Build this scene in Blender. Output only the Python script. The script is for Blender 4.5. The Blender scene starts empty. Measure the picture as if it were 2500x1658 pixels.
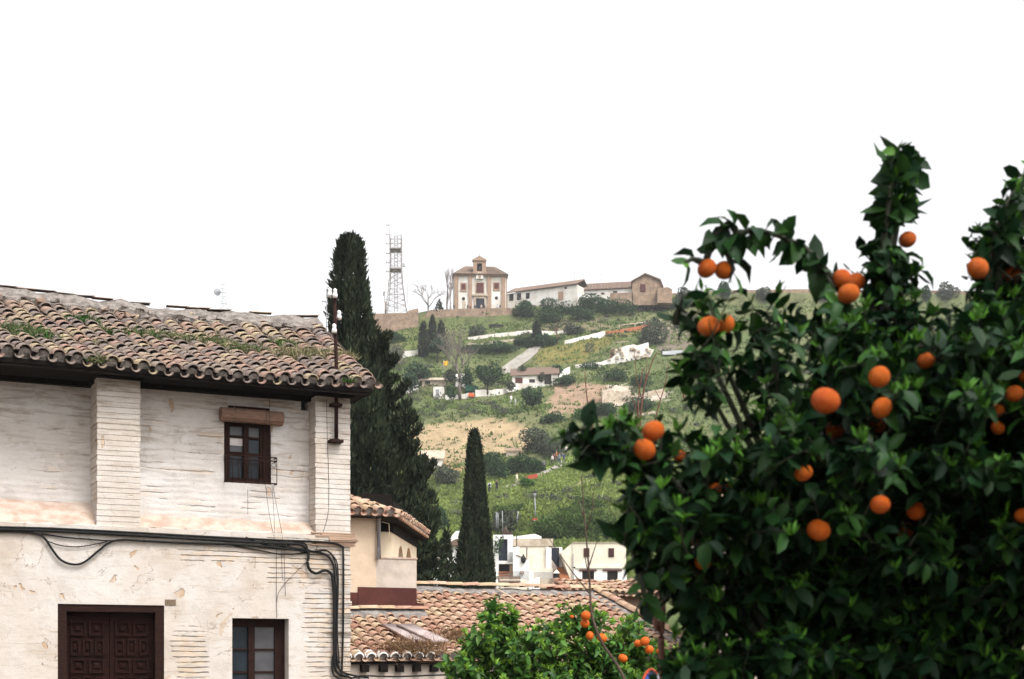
import bpy, math, random
import numpy as np
from mathutils import Vector, noise as mnoise
random.seed(7); RNG = np.random.default_rng(7)
SC = bpy.context.scene
COL = SC.collection
R = math.radians
# ------------------------------------------------------------------ camera, world, sun, exposure
F = 3472.0; HZ = 1615.0; CX = 1250.0; EYE = 1.6          # 50 mm lens on a level camera, in pixels of the 2500 px wide photograph
cam = bpy.data.cameras.new('camera'); camo = bpy.data.objects.new('camera', cam); COL.objects.link(camo)
camo.location = (0, 0, EYE); camo.rotation_euler = (R(90), 0, 0)
cam.lens = 50; cam.sensor_width = 36; cam.shift_y = (HZ-829)/2500
cam.clip_start = 0.1; cam.clip_end = 9000
cam.dof.use_dof = True; cam.dof.focus_distance = 34; cam.dof.aperture_fstop = 5.6
SC.camera = camo
wd = bpy.data.worlds.new('World'); SC.world = wd; wd.use_nodes = True
SUN_EL, SUN_AZ = R(54), R(140)                            # azimuth measured clockwise from +Y
nt = wd.node_tree; nt.nodes.clear()
sk = nt.nodes.new('ShaderNodeTexSky'); sk.sky_type = 'NISHITA'; sk.sun_disc = False
sk.sun_elevation = SUN_EL; sk.sun_rotation = SUN_AZ; sk.air_density = 1.0; sk.dust_density = 4.0; sk.ozone_density = 1.0
hs = nt.nodes.new('ShaderNodeHueSaturation'); hs.inputs['Saturation'].default_value = 0.03; hs.inputs['Value'].default_value = 1.18   # a closed white cloud deck
bg = nt.nodes.new('ShaderNodeBackground'); bg.inputs['Strength'].default_value = 0.15
wo = nt.nodes.new('ShaderNodeOutputWorld')
nt.links.new(sk.outputs[0], hs.inputs['Color']); nt.links.new(hs.outputs[0], bg.inputs[0]); nt.links.new(bg.outputs[0], wo.inputs[0])
sl = bpy.data.lights.new('sun', 'SUN'); sl.energy = 0.9; sl.angle = R(16); sl.color = (1, .965, .91)
so = bpy.data.objects.new('sun', sl); COL.objects.link(so)
sdir = Vector((math.sin(SUN_AZ)*math.cos(SUN_EL), math.cos(SUN_AZ)*math.cos(SUN_EL), math.sin(SUN_EL)))
so.rotation_euler = sdir.to_track_quat('Z', 'Y').to_euler()
SC.view_settings.view_transform = 'Standard'; SC.view_settings.look = 'None'
SC.view_settings.exposure = 1.06; SC.view_settings.gamma = 1
try:
    SC.cycles.use_denoising = True; SC.cycles.denoising_input_passes = 'RGB_ALBEDO_NORMAL'; SC.cycles.denoising_prefilter = 'ACCURATE'; SC.cycles.max_bounces = 8; SC.cycles.transparent_max_bounces = 16
    SC.cycles.sample_clamp_indirect = 1.5; SC.cycles.sample_clamp_direct = 5
except Exception: pass

# ------------------------------------------------------------------ helpers
def P(px, py, D):
    return Vector(((px-CX)/F*D, D, EYE+(HZ-py)/F*D))
def fbm(x, y, z=0.0, o=4):
    return mnoise.fractal(Vector((x, y, z)), 0.9, 2.0, o)
def tag(o, label=None, cat=None, group=None, kind=None):
    if label: o['label'] = label
    if cat: o['category'] = cat
    if group: o['group'] = group
    if kind: o['kind'] = kind
    return o
def thing(name, label, cat, loc=(0,0,0), rot=0.0, group=None):
    o = bpy.data.objects.new(name, None); COL.objects.link(o); o.empty_display_size = .2
    o.location = loc; o.rotation_euler = (0, 0, rot)
    return tag(o, label, cat, group)
def root_of(o):
    while o.parent: o = o.parent
    return o
class MB:
    """collects faces and links them as one mesh object"""
    def __init__(s): s.v = []; s.f = []; s.m = []; s.cm = 0; s.sm = []
    def face(s, pts, mi=None, smooth=False):
        b = len(s.v); s.v += [tuple(p) for p in pts]; s.f.append(tuple(range(b, b+len(pts)))); s.m.append(s.cm if mi is None else mi); s.sm.append(smooth)
    def faces(s, verts, faces, mi=None, smooth=False):
        b = len(s.v); s.v += [tuple(p) for p in verts]
        for f in faces:
            s.f.append(tuple(i+b for i in f)); s.m.append(s.cm if mi is None else mi); s.sm.append(smooth)
    def box(s, x0, x1, y0, y1, z0, z1, mi=None, jit=0.0):
        V = [(x,y,z) for z in (z0,z1) for y in (y0,y1) for x in (x0,x1)]
        if jit: V = [tuple(c+random.uniform(-jit,jit) for c in p) for p in V]
        s.faces(V, [(0,2,3,1),(4,5,7,6),(0,1,5,4),(2,6,7,3),(0,4,6,2),(1,3,7,5)], mi)
    def prism(s, pts, d, mi=None):
        """polygon (list of 3-D points) pushed along vector d"""
        n = len(pts); d = Vector(d); A = [Vector(p) for p in pts]; B = [p+d for p in A]
        s.faces(A+B, [tuple(range(n))[::-1], tuple(range(n,2*n))]+[(i,(i+1)%n,n+(i+1)%n,n+i) for i in range(n)], mi)
    def tube(s, pts, r, seg=6, mi=None, cap=True):
        pts = [Vector(p) for p in pts]; n = len(pts)
        rs = r if isinstance(r, (list, tuple)) else [r]*n
        V = []; up = Vector((0,0,1))
        for i, p in enumerate(pts):
            t = (pts[min(i+1,n-1)]-pts[max(i-1,0)])
            t = t.normalized() if t.length > 1e-9 else Vector((0,0,1))
            a = t.cross(up)
            if a.length < .05: a = t.cross(Vector((1,0,0)))
            a.normalize(); b = t.cross(a)
            for k in range(seg):
                w = 2*math.pi*k/seg
                V.append(p+a*(math.cos(w)*rs[i])+b*(math.sin(w)*rs[i]))
        Fs = [(i*seg+k, i*seg+(k+1)%seg, (i+1)*seg+(k+1)%seg, (i+1)*seg+k) for i in range(n-1) for k in range(seg)]
        if cap: Fs += [tuple(range(seg))[::-1], tuple(range((n-1)*seg, n*seg))]
        s.faces(V, Fs, mi, smooth=seg > 4)
    def lathe(s, c, prof, seg=12, mi=None):
        """profile [(radius, z)] turned about the vertical through c"""
        c = Vector(c); V = []
        for r, z in prof:
            for k in range(seg):
                w = 2*math.pi*k/seg; V.append(c+Vector((r*math.cos(w), r*math.sin(w), z)))
        n = len(prof)
        s.faces(V, [(i*seg+k, i*seg+(k+1)%seg, (i+1)*seg+(k+1)%seg, (i+1)*seg+k) for i in range(n-1) for k in range(seg)]+
                [tuple(range(seg))[::-1], tuple(range((n-1)*seg, n*seg))], mi, smooth=True)
    def build(s, name, mats, parent=None, local=False, loc=None):
        me = bpy.data.meshes.new(name)
        V = [Vector(v) for v in s.v]; o = bpy.data.objects.new(name, me); COL.objects.link(o)
        if parent is not None:
            o.parent = parent
            if not local:
                L = root_of(parent).location; V = [v-L for v in V]
        elif not local:
            xs = [v.x for v in V]; ys = [v.y for v in V]
            L = Vector(loc) if loc is not None else Vector(((min(xs)+max(xs))/2, (min(ys)+max(ys))/2, min(v.z for v in V)))
            o.location = L; V = [v-L for v in V]
        me.from_pydata([tuple(v) for v in V], [], s.f)
        for m in (mats if isinstance(mats, (list, tuple)) else [mats]): me.materials.append(m)
        me.polygons.foreach_set('material_index', s.m); me.polygons.foreach_set('use_smooth', s.sm); me.update()
        return o
def np_mesh(name, V, T, Q, mat, parent=None, tint=None, loc=None, smooth=False):
    """fast mesh from numpy arrays of world-space vertices, triangles and quads; tint is one colour per vertex"""
    me = bpy.data.meshes.new(name); o = bpy.data.objects.new(name, me); COL.objects.link(o)
    if parent is not None: o.parent = parent; L = np.array(root_of(parent).location)
    else:
        L = np.array(loc) if loc is not None else np.array([(V[:,0].min()+V[:,0].max())/2, (V[:,1].min()+V[:,1].max())/2, V[:,2].min()])
        o.location = L
    V = V-L; nT = len(T); nQ = len(Q)
    me.vertices.add(len(V)); me.vertices.foreach_set('co', V.astype(np.float32).ravel())
    me.loops.add(nT*3+nQ*4)
    li = np.concatenate([np.asarray(T, dtype=np.int32).ravel(), np.asarray(Q, dtype=np.int32).ravel()]) if nQ and nT else np.asarray(T if nT else Q, dtype=np.int32).ravel()
    me.loops.foreach_set('vertex_index', li)
    me.polygons.add(nT+nQ)
    me.polygons.foreach_set('loop_start', np.concatenate([np.arange(nT)*3, nT*3+np.arange(nQ)*4]).astype(np.int32))
    if tint is not None:
        a = me.color_attributes.new('tint', 'FLOAT_COLOR', 'POINT')
        c = np.ones((len(V), 4), dtype=np.float32); c[:, :tint.shape[1]] = tint; a.data.foreach_set('color', c.ravel())
    me.update(calc_edges=True); me.validate()
    if smooth: me.polygons.foreach_set('use_smooth', [True]*len(me.polygons))
    for m in (mat if isinstance(mat, (list, tuple)) else [mat]): me.materials.append(m)
    return o

# ------------------------------------------------------------------ materials
class NT:
    def __init__(s, name):
        s.mat = bpy.data.materials.new(name); s.mat.use_nodes = True; s.t = s.mat.node_tree
        s.b = s.t.nodes['Principled BSDF']
    def n(s, typ, ins=None, **kw):
        x = s.t.nodes.new(typ)
        for k, v in kw.items(): setattr(x, k, v)
        for k, v in (ins or {}).items(): s.put(x.inputs[k], v)
        return x
    def put(s, sock, v):
        if isinstance(v, bpy.types.NodeSocket): s.t.links.new(v, sock)
        else: sock.default_value = (*v, 1) if isinstance(v, tuple) and len(v) == 3 and sock.type == 'RGBA' else v
    def math(s, op, a, b=0.0, clamp=False):
        return s.n('ShaderNodeMath', {0: a, 1: b}, operation=op, use_clamp=clamp).outputs[0]
    def mix(s, f, a, b, bt='MIX'):
        x = s.n('ShaderNodeMix', data_type='RGBA', blend_type=bt); s.put(x.inputs[0], f); s.put(x.inputs[6], a); s.put(x.inputs[7], b)
        return x.outputs[2]
    def co(s, scale=(1,1,1), kind='Object'):
        c = s.n('ShaderNodeTexCoord').outputs[kind]
        return s.n('ShaderNodeMapping', {'Vector': c, 'Scale': Vector(scale)}).outputs[0] if scale != (1,1,1) else c
    def noise(s, v, sc, det=4.0, rough=.55, dist=0.0):
        return s.n('ShaderNodeTexNoise', {'Vector': v, 'Scale': sc, 'Detail': det, 'Roughness': rough, 'Distortion': dist}).outputs[0]
    def step(s, v, a, b):
        x = s.n('ShaderNodeMapRange', {0: v, 1: a, 2: b}, interpolation_type='SMOOTHSTEP'); return x.outputs[0]
    def bump(s, h, d, st=1.0, prev=None):
        x = s.n('ShaderNodeBump', {'Height': h, 'Distance': d, 'Strength': st})
        if prev is not None: s.put(x.inputs['Normal'], prev)
        return x.outputs[0]
    def out(s, col, rough=.9, nrm=None, spec=.25):
        s.put(s.b.inputs['Base Color'], col); s.put(s.b.inputs['Roughness'], rough); s.b.inputs['Specular IOR Level'].default_value = spec
        if nrm is not None: s.put(s.b.inputs['Normal'], nrm)
        return s.mat
def mat(name, c1, c2=None, sc=3.0, rough=.85, bump=.0, spec=.25, stretch=(1,1,1), metal=0.0):
    m = NT(name)
    if c2 is None: c2 = tuple(c*.8 for c in c1)
    v = m.co(stretch); a = m.noise(v, sc, 5, .6)
    col = m.mix(m.step(a, .35, .65), c1, c2)
    nr = m.bump(m.noise(v, sc*3, 4), bump) if bump else None
    m.b.inputs['Metallic'].default_value = metal
    return m.out(col, rough, nr, spec)
def tile_mat(name, cols, dirt=(.06,.05,.04), dirt_amt=.5, lichen=None):
    m = NT(name); g = m.n('ShaderNodeNewGeometry'); rnd = g.outputs['Random Per Island']
    cr = m.n('ShaderNodeValToRGB', {'Fac': rnd}); e = cr.color_ramp; e.interpolation = 'CONSTANT'
    while len(e.elements) < len(cols): e.elements.new(.5)
    for i, c in enumerate(cols): e.elements[i].position = i/len(cols); e.elements[i].color = (*c, 1)
    v = m.co(); n1 = m.noise(v, 9, 6, .7); n2 = m.noise(v, 38, 4, .7)
    col = m.mix(m.math('MULTIPLY', m.step(n1, .42, .68), dirt_amt), cr.outputs[0], dirt)
    col = m.mix(m.math('MULTIPLY', m.step(n2, .5, .75), .45), col, tuple(min(1, c*1.25) for c in cols[0]))
    if lichen: col = m.mix(m.math('MULTIPLY', m.step(m.noise(v, 5, 5, .75), .55, .7), .6), col, lichen)
    return m.out(col, .92, m.bump(n2, .012), .15)
def leaf_mat(name, dark, light, rough=.42, spec=.5, trans=.25, var=.35):
    """tint.r mixes mature to young leaf, tint.g is a per-leaf brightness"""
    m = NT(name); a = m.n('ShaderNodeAttribute', attribute_name='tint')
    sp = m.n('ShaderNodeSeparateColor', {0: a.outputs[0]})
    col = m.mix(sp.outputs[0], dark, light)
    k = m.math('ADD', m.math('MULTIPLY', sp.outputs[1], var*2), 1-var)
    col = m.mix(1.0, col, m.n('ShaderNodeCombineColor', {0: k, 1: k, 2: k}).outputs[0], 'MULTIPLY')
    m.out(col, rough, None, spec)
    tr = m.n('ShaderNodeBsdfTranslucent', {'Color': col}); ms = m.n('ShaderNodeMixShader', {0: trans, 1: m.b.outputs[0], 2: tr.outputs[0]})
    m.t.links.new(ms.outputs[0], m.t.nodes['Material Output'].inputs[0])
    return m.mat
def wall_mat(name, base, white, stain, courses=.075, course_amt=.5, spall=.5, top_stain_shade=0.0, ztop=5.6, zones=(), soft=1.0):
    """limewashed old brick: brick courses show where the wash is thin, plaster flakes, brown streaks. zones: (x0,x1,z0,z1) where bricks lie bare"""
    m = NT(name); v = m.co(); sx = m.n('ShaderNodeSeparateXYZ', {0: v}); X, Z = sx.outputs[0], sx.outputs[2]
    big = m.noise(v, .9, 5, .6); mid = m.noise(v, 4, 6, .65); fine = m.noise(v, 45, 3, .7)
    col = m.mix(m.step(big, .38, .62), base, white)
    col = m.mix(m.math('MULTIPLY', m.step(mid, .45, .72), .55), col, tuple(b*.83 for b in base))
    st = m.noise(m.co((.9, .9, 7)), 1.9, 6, .72, .6)
    s_amt = m.step(st, .52, .72)
    if top_stain_shade:
        s_amt = m.math('MULTIPLY', m.step(st, .44, .66), m.math('ADD', m.step(m.math('ADD', Z, m.math('MULTIPLY', big, 1.4)), ztop-1.2, ztop+.9), .22))  # brown stain thickens towards the eave, with eave shade painted in
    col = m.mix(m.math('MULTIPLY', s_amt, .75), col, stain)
    wob = m.noise(m.co((.6, .6, 1.0)), 3, 4, .6)
    ph = m.math('FRACT', m.math('DIVIDE', m.math('ADD', Z, m.math('MULTIPLY', wob, .06)), courses))
    line = m.math('SUBTRACT', 1.0, m.step(m.math('ABSOLUTE', m.math('SUBTRACT', ph, .5)), .05, .17))
    lm = m.step(m.noise(m.co((.8, .8, 3)), 2.2, 4, .6), .60-.25*course_amt, .70-.2*course_amt)
    for (x0, x1, z0, z1) in zones:
        j = m.math('MULTIPLY', m.math('SUBTRACT', mid, .5), .5)
        Xj = m.math('ADD', X, j); Zj = m.math('ADD', Z, j)
        zm = m.math('MULTIPLY', m.math('MULTIPLY', m.step(Xj, x0, x0+.06), m.step(Xj, x1, x1-.06)), m.math('MULTIPLY', m.step(Zj, z0, z0+.1), m.step(Zj, z1, z1-.1)))
        lm = m.math('MAXIMUM', lm, m.math('MULTIPLY', zm, m.step(m.noise(m.co((1.5,1.5,9)), 3, 4), .32, .5)))
    ln = m.math('MULTIPLY', m.math('MULTIPLY', line, lm), m.step(m.noise(m.co((2,2,12)), 2.4, 4), .33, .55))
    col = m.mix(m.math('MULTIPLY', ln, .8*soft), col, tuple(b*(.38 if soft == 1 else .7) for b in stain))
    relief = m.math('MULTIPLY', m.math('SINE', m.math('MULTIPLY', m.math('ADD', Z, m.math('MULTIPLY', wob, .09)), 6.283/courses)), m.math('MULTIPLY', m.step(mid, .3, .6), 0.0 if soft == 1 or not top_stain_shade or courses < .08 else .10))
    tan = m.math('MULTIPLY', lm, m.step(m.noise(m.co((1,1,5)), 3.1, 3), .45, .6))
    col = m.mix(m.math('MULTIPLY', tan, .4), col, (.56,.40,.26))
    sp = m.step(m.noise(v, 3.3, 3, .5, .4), .70-.06*spall, .715-.06*spall)
    col = m.mix(m.math('MULTIPLY', sp, .85), col, (.40,.27,.165))
    pe = m.noise(v, 1.15, 9, .62, .5)                       # edges of an older, peeled coat
    crk = m.math('MULTIPLY', m.math('SUBTRACT', 1.0, m.step(m.math('ABSOLUTE', m.math('SUBTRACT', pe, .515)), .0, .006)), m.step(m.noise(v, 2.3, 3), .47, .56))
    col = m.mix(m.math('MULTIPLY', m.step(pe, .515, .522), .22), col, tuple(min(1, b*1.12) for b in white))
    col = m.mix(m.math('MULTIPLY', crk, .75 if soft == 1 else .25), col, (.17,.115,.075))
    sp2 = m.step(m.noise(m.co((1, 1, .7)), 2.1, 6, .62, .8), .665, .675)
    col = m.mix(m.math('MULTIPLY', sp2, .55 if soft == 1 else .3), col, (.40,.29,.195))
    h = m.math('SUBTRACT', m.math('ADD', relief, m.math('ADD', m.math('MULTIPLY', mid, .9), m.math('MULTIPLY', fine, .25))), m.math('ADD', m.math('MULTIPLY', ln, .8), m.math('MULTIPLY', sp, .6)))
    return m.out(col, .93, m.bump(h, .022), .12)

M = {}
M['tileA'] = tile_mat('old_roof_tile', [(.36,.275,.21),(.25,.20,.175),(.33,.225,.175),(.40,.32,.215),(.23,.185,.165),(.36,.235,.19),(.285,.225,.19),(.20,.16,.145)], (.11,.09,.08), .6, (.33,.29,.215))
M['tileC'] = tile_mat('clay_roof_tile', [(.48,.325,.235),(.42,.255,.185),(.51,.385,.265),(.45,.29,.21),(.37,.205,.145),(.49,.35,.26),(.41,.28,.195),(.46,.335,.215)], (.17,.10,.072), .40, (.33,.26,.16))
M['tileF'] = tile_mat('far_roof_tile', [(.20,.145,.11),(.16,.11,.085),(.22,.165,.125)], (.12,.09,.07), .4)
M['mortar'] = mat('grey_mortar', (.27,.245,.225), (.15,.13,.12), 7, .95, .03)
M['mortarA'] = mat('old_mortar', (.27,.235,.21), (.14,.12,.105), 8, .95, .05)
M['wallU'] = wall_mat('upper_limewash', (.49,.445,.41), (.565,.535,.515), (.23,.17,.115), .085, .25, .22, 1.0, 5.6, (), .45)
M['wallL'] = wall_mat('lower_limewash', (.445,.38,.322), (.51,.472,.438), (.33,.245,.175), .072, -.5, .62, 0.0, 5.6,
                      ((-.72,.6,.2,2.7), (-1.3,.6,2.7,3.5), (-6.6,-5.05,.1,2.5), (-2.62,-2.1,.2,2.1), (-2.6,-.6,2.98,3.3)))
M['pilaster'] = wall_mat('pilaster_limewash', (.485,.42,.36), (.54,.50,.46), (.26,.19,.13), .075, .0, .2, 1.0, 5.6, (), .5)
M['ledge'] = mat('pink_plaster', (.37,.255,.20), (.47,.385,.32), 5, .95, .01)
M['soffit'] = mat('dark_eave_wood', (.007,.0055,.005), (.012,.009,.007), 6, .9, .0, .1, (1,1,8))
M['wood'] = mat('dark_red_wood', (.024,.0085,.0065), (.010,.005,.004), 7, .8, .008, .06, (1,1,9))
M['wood2'] = mat('red_brown_frame', (.026,.011,.008), (.014,.0075,.006), 9, .75, .004, .07, (1,1,6))
M['woodg'] = mat('weathered_wood', (.20,.15,.10), (.10,.07,.05), 9, .9, .01, .1, (6,6,1))
M['glass'] = mat('old_pane', (.020,.028,.036), (.012,.017,.022), 2, .2, .0, .15)
M['glassg'] = mat('dusty_pane', (.075,.07,.072), (.05,.05,.055), 3, .35, .0, .3)
M['paper'] = mat('white_paper', (.52,.48,.46), (.45,.40,.38), 6, .9)
M['straw'] = mat('straw_blind', (.27,.165,.12), (.14,.08,.06), 30, .9, .004, .1, (.4,.4,8))
M['iron'] = mat('rusty_iron', (.018,.010,.009), (.032,.014,.011), 20, .85, .003, .08)
M['black'] = mat('black_rubber', (.008,.008,.008), (.012,.012,.012), 30, .7, .0, .15)
M['ceramic'] = mat('white_ceramic', (.75,.74,.72), (.62,.60,.58), 10, .25, .0, .5)
M['beige'] = mat('beige_plaster', (.54,.425,.315), (.46,.36,.265), 2.2, .95, .012)
M['cream'] = mat('cream_plaster', (.68,.58,.43), (.63,.53,.39), 2.4, .95, .006)
M['greyp'] = mat('grey_stained_plaster', (.47,.405,.345), (.35,.295,.255), 1.8, .95, .015)
M['membrane'] = mat('maroon_membrane', (.055,.016,.013), (.075,.022,.017), 3, .85, .008)
M['zinc'] = mat('grey_zinc', (.30,.30,.32), (.2,.2,.21), 5, .5, .0, .4)
M['white'] = mat('whitewash', (.78,.765,.74), (.70,.68,.65), 1.2, .95, .01)
M['whitef'] = mat('far_whitewash', (.72,.69,.65), (.55,.50,.44), .35, .95)
M['creamf'] = mat('far_cream', (.70,.64,.53), (.60,.54,.44), .8, .95, .01)
M['brickf'] = mat('pinkish_brick', (.35,.235,.165), (.28,.19,.135), 1.2, .95)
M['stonef'] = mat('brown_stone', (.33,.235,.165), (.20,.14,.10), .8, .95, .1)
M['stonep'] = mat('pale_stone', (.50,.42,.33), (.34,.27,.20), 1.5, .95, .05)
M['redbrick'] = mat('red_brick', (.38,.14,.07), (.31,.115,.06), 2, .95)
M['darkred'] = mat('red_brown_shutter', (.10,.035,.028), (.075,.026,.022), 2, .8)
M['dark'] = mat('dark_opening', (.03,.024,.022), (.02,.016,.016), 2, .8)
M['bluedoor'] = mat('blue_black_door', (.022,.026,.04), (.016,.02,.03), 2, .7)
M['stair'] = mat('terracotta_steps', (.36,.145,.065), (.27,.11,.05), 2, .9)
M['paving'] = mat('pale_paving', (.33,.30,.265), (.24,.22,.19), .8, .95, .03)
M['bark'] = mat('bark', (.09,.065,.05), (.05,.036,.028), 8, .95, .02, .1, (1,1,.3))
M['twigred'] = mat('reddish_twig', (.16,.072,.052), (.11,.052,.04), 14, .85)
M['barkgrey'] = mat('grey_bark', (.20,.165,.14), (.12,.10,.085), 5, .95)
M['barkgreen'] = mat('citrus_bark', (.03,.034,.018), (.018,.02,.012), 18, .8, .004)
M['steel'] = mat('dull_steel', (.34,.30,.30), (.27,.24,.24), 1, .7)
M['palesteel'] = mat('pale_steel', (.50,.51,.52), (.42,.43,.44), .2, .7)
M['tarp'] = mat('green_tarp', (.02,.10,.055), (.015,.07,.04), 1, .8)
M['redpl'] = mat('red_plastic', (.45,.06,.03), (.36,.05,.025), 2, .6)
M['orangepl'] = mat('orange_plastic', (.62,.14,.05), (.5,.1,.04), 2, .6)
M['bluepl'] = mat('blue_tarp', (.12,.18,.42), (.10,.15,.36), 2, .6)
M['yellow'] = mat('flag_yellow', (.78,.42,.04), (.70,.36,.03), 2, .8)
M['signblue'] = mat('sign_blue', (.02,.06,.26), (.02,.05,.22), 2, .4)
M['skin'] = mat('skin', (.42,.25,.17), (.38,.22,.15), 8, .7)
M['hair'] = mat('dark_hair', (.03,.02,.015), (.02,.014,.01), 8, .7)
M['jeans'] = mat('dark_trousers', (.03,.035,.055), (.022,.025,.04), 8, .9)
M['citrus'] = leaf_mat('shaded_citrus_leaf', (.0055,.021,.0075), (.05,.135,.012), .5, .13, .14, .65)  # near tree's leaf, darkened to stand in for shade on its crown
M['citrus2'] = leaf_mat('sunny_citrus_leaf', (.034,.098,.018), (.18,.31,.034), .45, .25, .25, .55)  # lighter copy of the citrus leaf, with sunlight put into the colour
M['cypress'] = leaf_mat('cypress_spray', (.012,.020,.011), (.045,.050,.026), .85, .1, .06, .5)
M['tree'] = leaf_mat('hill_tree_leaf', (.032,.060,.030), (.085,.145,.045), .8, .1, .2, .5)
M['greyleaf'] = leaf_mat('grey_green_leaf', (.075,.09,.06), (.15,.15,.10), .85, .1, .2, .5)
M['grass'] = leaf_mat('hill_grass', (.062,.108,.032), (.165,.205,.06), .9, .05, .25, .35)
M['roofweed'] = leaf_mat('roof_weed', (.022,.075,.014), (.24,.205,.12), .9, .05, .2, .4)
M['dryweed'] = leaf_mat('dry_weed', (.16,.085,.045), (.33,.22,.13), .9, .05, .2, .4)
m = NT('orange_peel'); v = m.co(); n_ = m.noise(v, 9, 3)
rnd = m.n('ShaderNodeObjectInfo').outputs['Random']
pl = m.step(m.noise(v, 2.2, 5, .6), .35, .7)
M['peel'] = m.out(m.mix(m.math('MULTIPLY', pl, .5), m.mix(rnd, m.mix(n_, (.50,.092,.003), (.54,.12,.005)), (.46,.062,.004)), (.56,.15,.008)), .5, m.bump(m.n('ShaderNodeTexVoronoi', {'Vector': v, 'Scale': 330.0}).outputs[0], .0012), .22)

# ------------------------------------------------------------------ terrain
HD = np.array([-60, 0, 20, 26, 34, 60, 90, 110, 128, 138, 150, 170, 190, 215, 255, 300, 335, 357, 360.6, 362.4, 366, 390, 430, 700, 1500, 4000], float)
HH = np.array([3, 0, 0, -1.2, -2.5, -2, 0, 3, 6.6, 8.0, 10.8, 17.0, 22.0, 28.4, 39.8, 58.7, 75.5, 86.3, 87.6, 91.6, 92.0, 92.0, 84, 30, 0, -20], float)
def gfac(px):
    return float(np.interp(px, [-3000, 0, 500, 780, 930, 1040, 1250, 1500, 1750, 2500, 4500], [.35, .45, .60, .80, .965, .995, 1.0, 1.03, 1.045, 1.04, .8]))
def H(x, y):
    b = float(np.interp(y, HD, HH)); px = CX+x/max(y, 20)*F
    if y > 100:
        k = min(1, (y-100)/60); b *= (1-k)+k*gfac(px)
        amp = min(1, (y-120)/40) if y > 120 else 0
        if amp > 0:
            edge = min(1.0, abs(y-363)/14)
            b += amp*(.25+.75*edge)*(1.5*fbm(x*.03, y*.03, 3)+.45*fbm(x*.15, y*.15, 9, 3))
            tr = math.sin(y*.21+2.2*fbm(x*.012, y*.012, 5)); b += amp*edge*.8*tr*abs(tr)
    return b
def ground_hit(px, py, d0=118.0):
    D = d0; st = 1.0
    while D < 420:
        q = P(px, py, D)
        if q.z <= H(q.x, q.y):
            lo, hi = D-st, D
            for _ in range(8):
                mid = (lo+hi)/2; q = P(px, py, mid)
                if q.z <= H(q.x, q.y): hi = mid
                else: lo = mid
            q = P(px, py, hi); return q
        D += st
    q = P(px, py, 366); q.z = H(q.x, q.y); return q
def in_poly(px, py, poly):
    c = False; n = len(poly); j = n-1
    for i in range(n):
        xi, yi = poly[i]; xj, yj = poly[j]
        if (yi > py) != (yj > py) and px < (xj-xi)*(py-yi)/(yj-yi)+xi: c = not c
        j = i
    return c
FIELD = [(1010,1042),(1130,1030),(1200,1022),(1285,1032),(1302,1080),(1272,1106),(1180,1110),(1110,1130),(1010,1122)]
REGIONS = [  # soil and sward of the hillside
 ([(1060,1330),(1075,1215),(1260,1150),(1400,1110),(1560,1080),(1720,1120),(1800,1330)], (.19,.255,.055)),
 (FIELD, (.37,.275,.165)),
 ([(1010,1130),(1120,1128),(1140,1160),(1110,1180),(1010,1165)], (.30,.205,.11)),
 ([(1338,962),(1365,940),(1420,934),(1492,944),(1480,986),(1440,1002),(1345,1010)], (.33,.225,.155)),
 ([(1474,945),(1530,938),(1545,965),(1628,950),(1622,976),(1500,998),(1466,992)], (.50,.42,.34)),
 ([(1560,788),(1700,770),(1700,850),(1610,862)], (.20,.165,.125)),
 ([(1310,858),(1390,832),(1500,806),(1600,806),(1500,832),(1420,884),(1310,890)], (.19,.165,.055)),
 ([(1300,790),(1480,770),(1500,800),(1320,815)], (.20,.165,.10)),
 ([(940,790),(1030,780),(1060,850),(960,860)], (.14,.16,.055)),
 ([(935,850),(975,830),(990,890),(940,900)], (.17,.13,.10)),
]
def soil(px, py, x, y):
    n = fbm(x*.05, y*.05, 1); n2 = fbm(x*.3, y*.3, 2)
    t = min(1, max(0, .5+.9*n+.35*n2))
    c = Vector((.105,.14,.050)).lerp(Vector((.175,.175,.085)), t)
    if n2 > .25: c = c*.72
    qx, qy = px+10*n2+6*n, py+5*n2
    for poly, rc in REGIONS:
        if in_poly(qx, qy, poly):
            k = 1+.30*n2+.12*n; c = Vector(rc)*k
    return c
def lin(a, b, st): return list(np.arange(a, b, st))
gx = lin(-3000,-400,260)+lin(-400,-60,14)+lin(-60,150,1.1)+lin(150,420,14)+lin(420,3001,260)
gy = lin(-120,0,20)+lin(0,110,4)+lin(110,392,1.2)+lin(392,700,25)+lin(700,4001,300)
V = np.zeros((len(gx)*len(gy), 3)); C = np.zeros((len(V), 3)); i = 0
for y in gy:
    for x in gx:
        z = H(x, y); V[i] = (x, y, z)
        if y > 100:
            px = CX+x/y*F; py = HZ-(z-EYE)/y*F
            C[i] = soil(px, py, x, y) if 850 < px < 2700 and y < 400 else (.10,.115,.05)
        else: C[i] = (.20,.17,.14) if y < 30 else (.13,.12,.07)
        i += 1
nx = len(gx); J, I = np.meshgrid(np.arange(len(gy)-1), np.arange(nx-1), indexing='ij'); a = (J*nx+I).ravel()
Q = np.stack([a, a+1, a+nx+1, a+nx], 1)
m = NT('hill_soil'); at_ = m.n('ShaderNodeAttribute', attribute_name='tint'); v = m.co()
col = m.mix(m.math('MULTIPLY', m.step(m.noise(v, 1.3, 6, .75), .5, .62), .32), at_.outputs[0], (.045,.065,.024))
col = m.mix(m.math('MULTIPLY', m.step(m.noise(v, .45, 5, .7), .55, .7), .25), col, (.22,.20,.11))
M['soil'] = m.out(col, .95, m.bump(m.noise(v, 1.6, 6, .7), .5), .05)
hill = np_mesh('hillside', V, np.zeros((0,3)), Q, M['soil'], tint=C, loc=(0,0,0), smooth=True); tag(hill, kind='structure')

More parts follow.
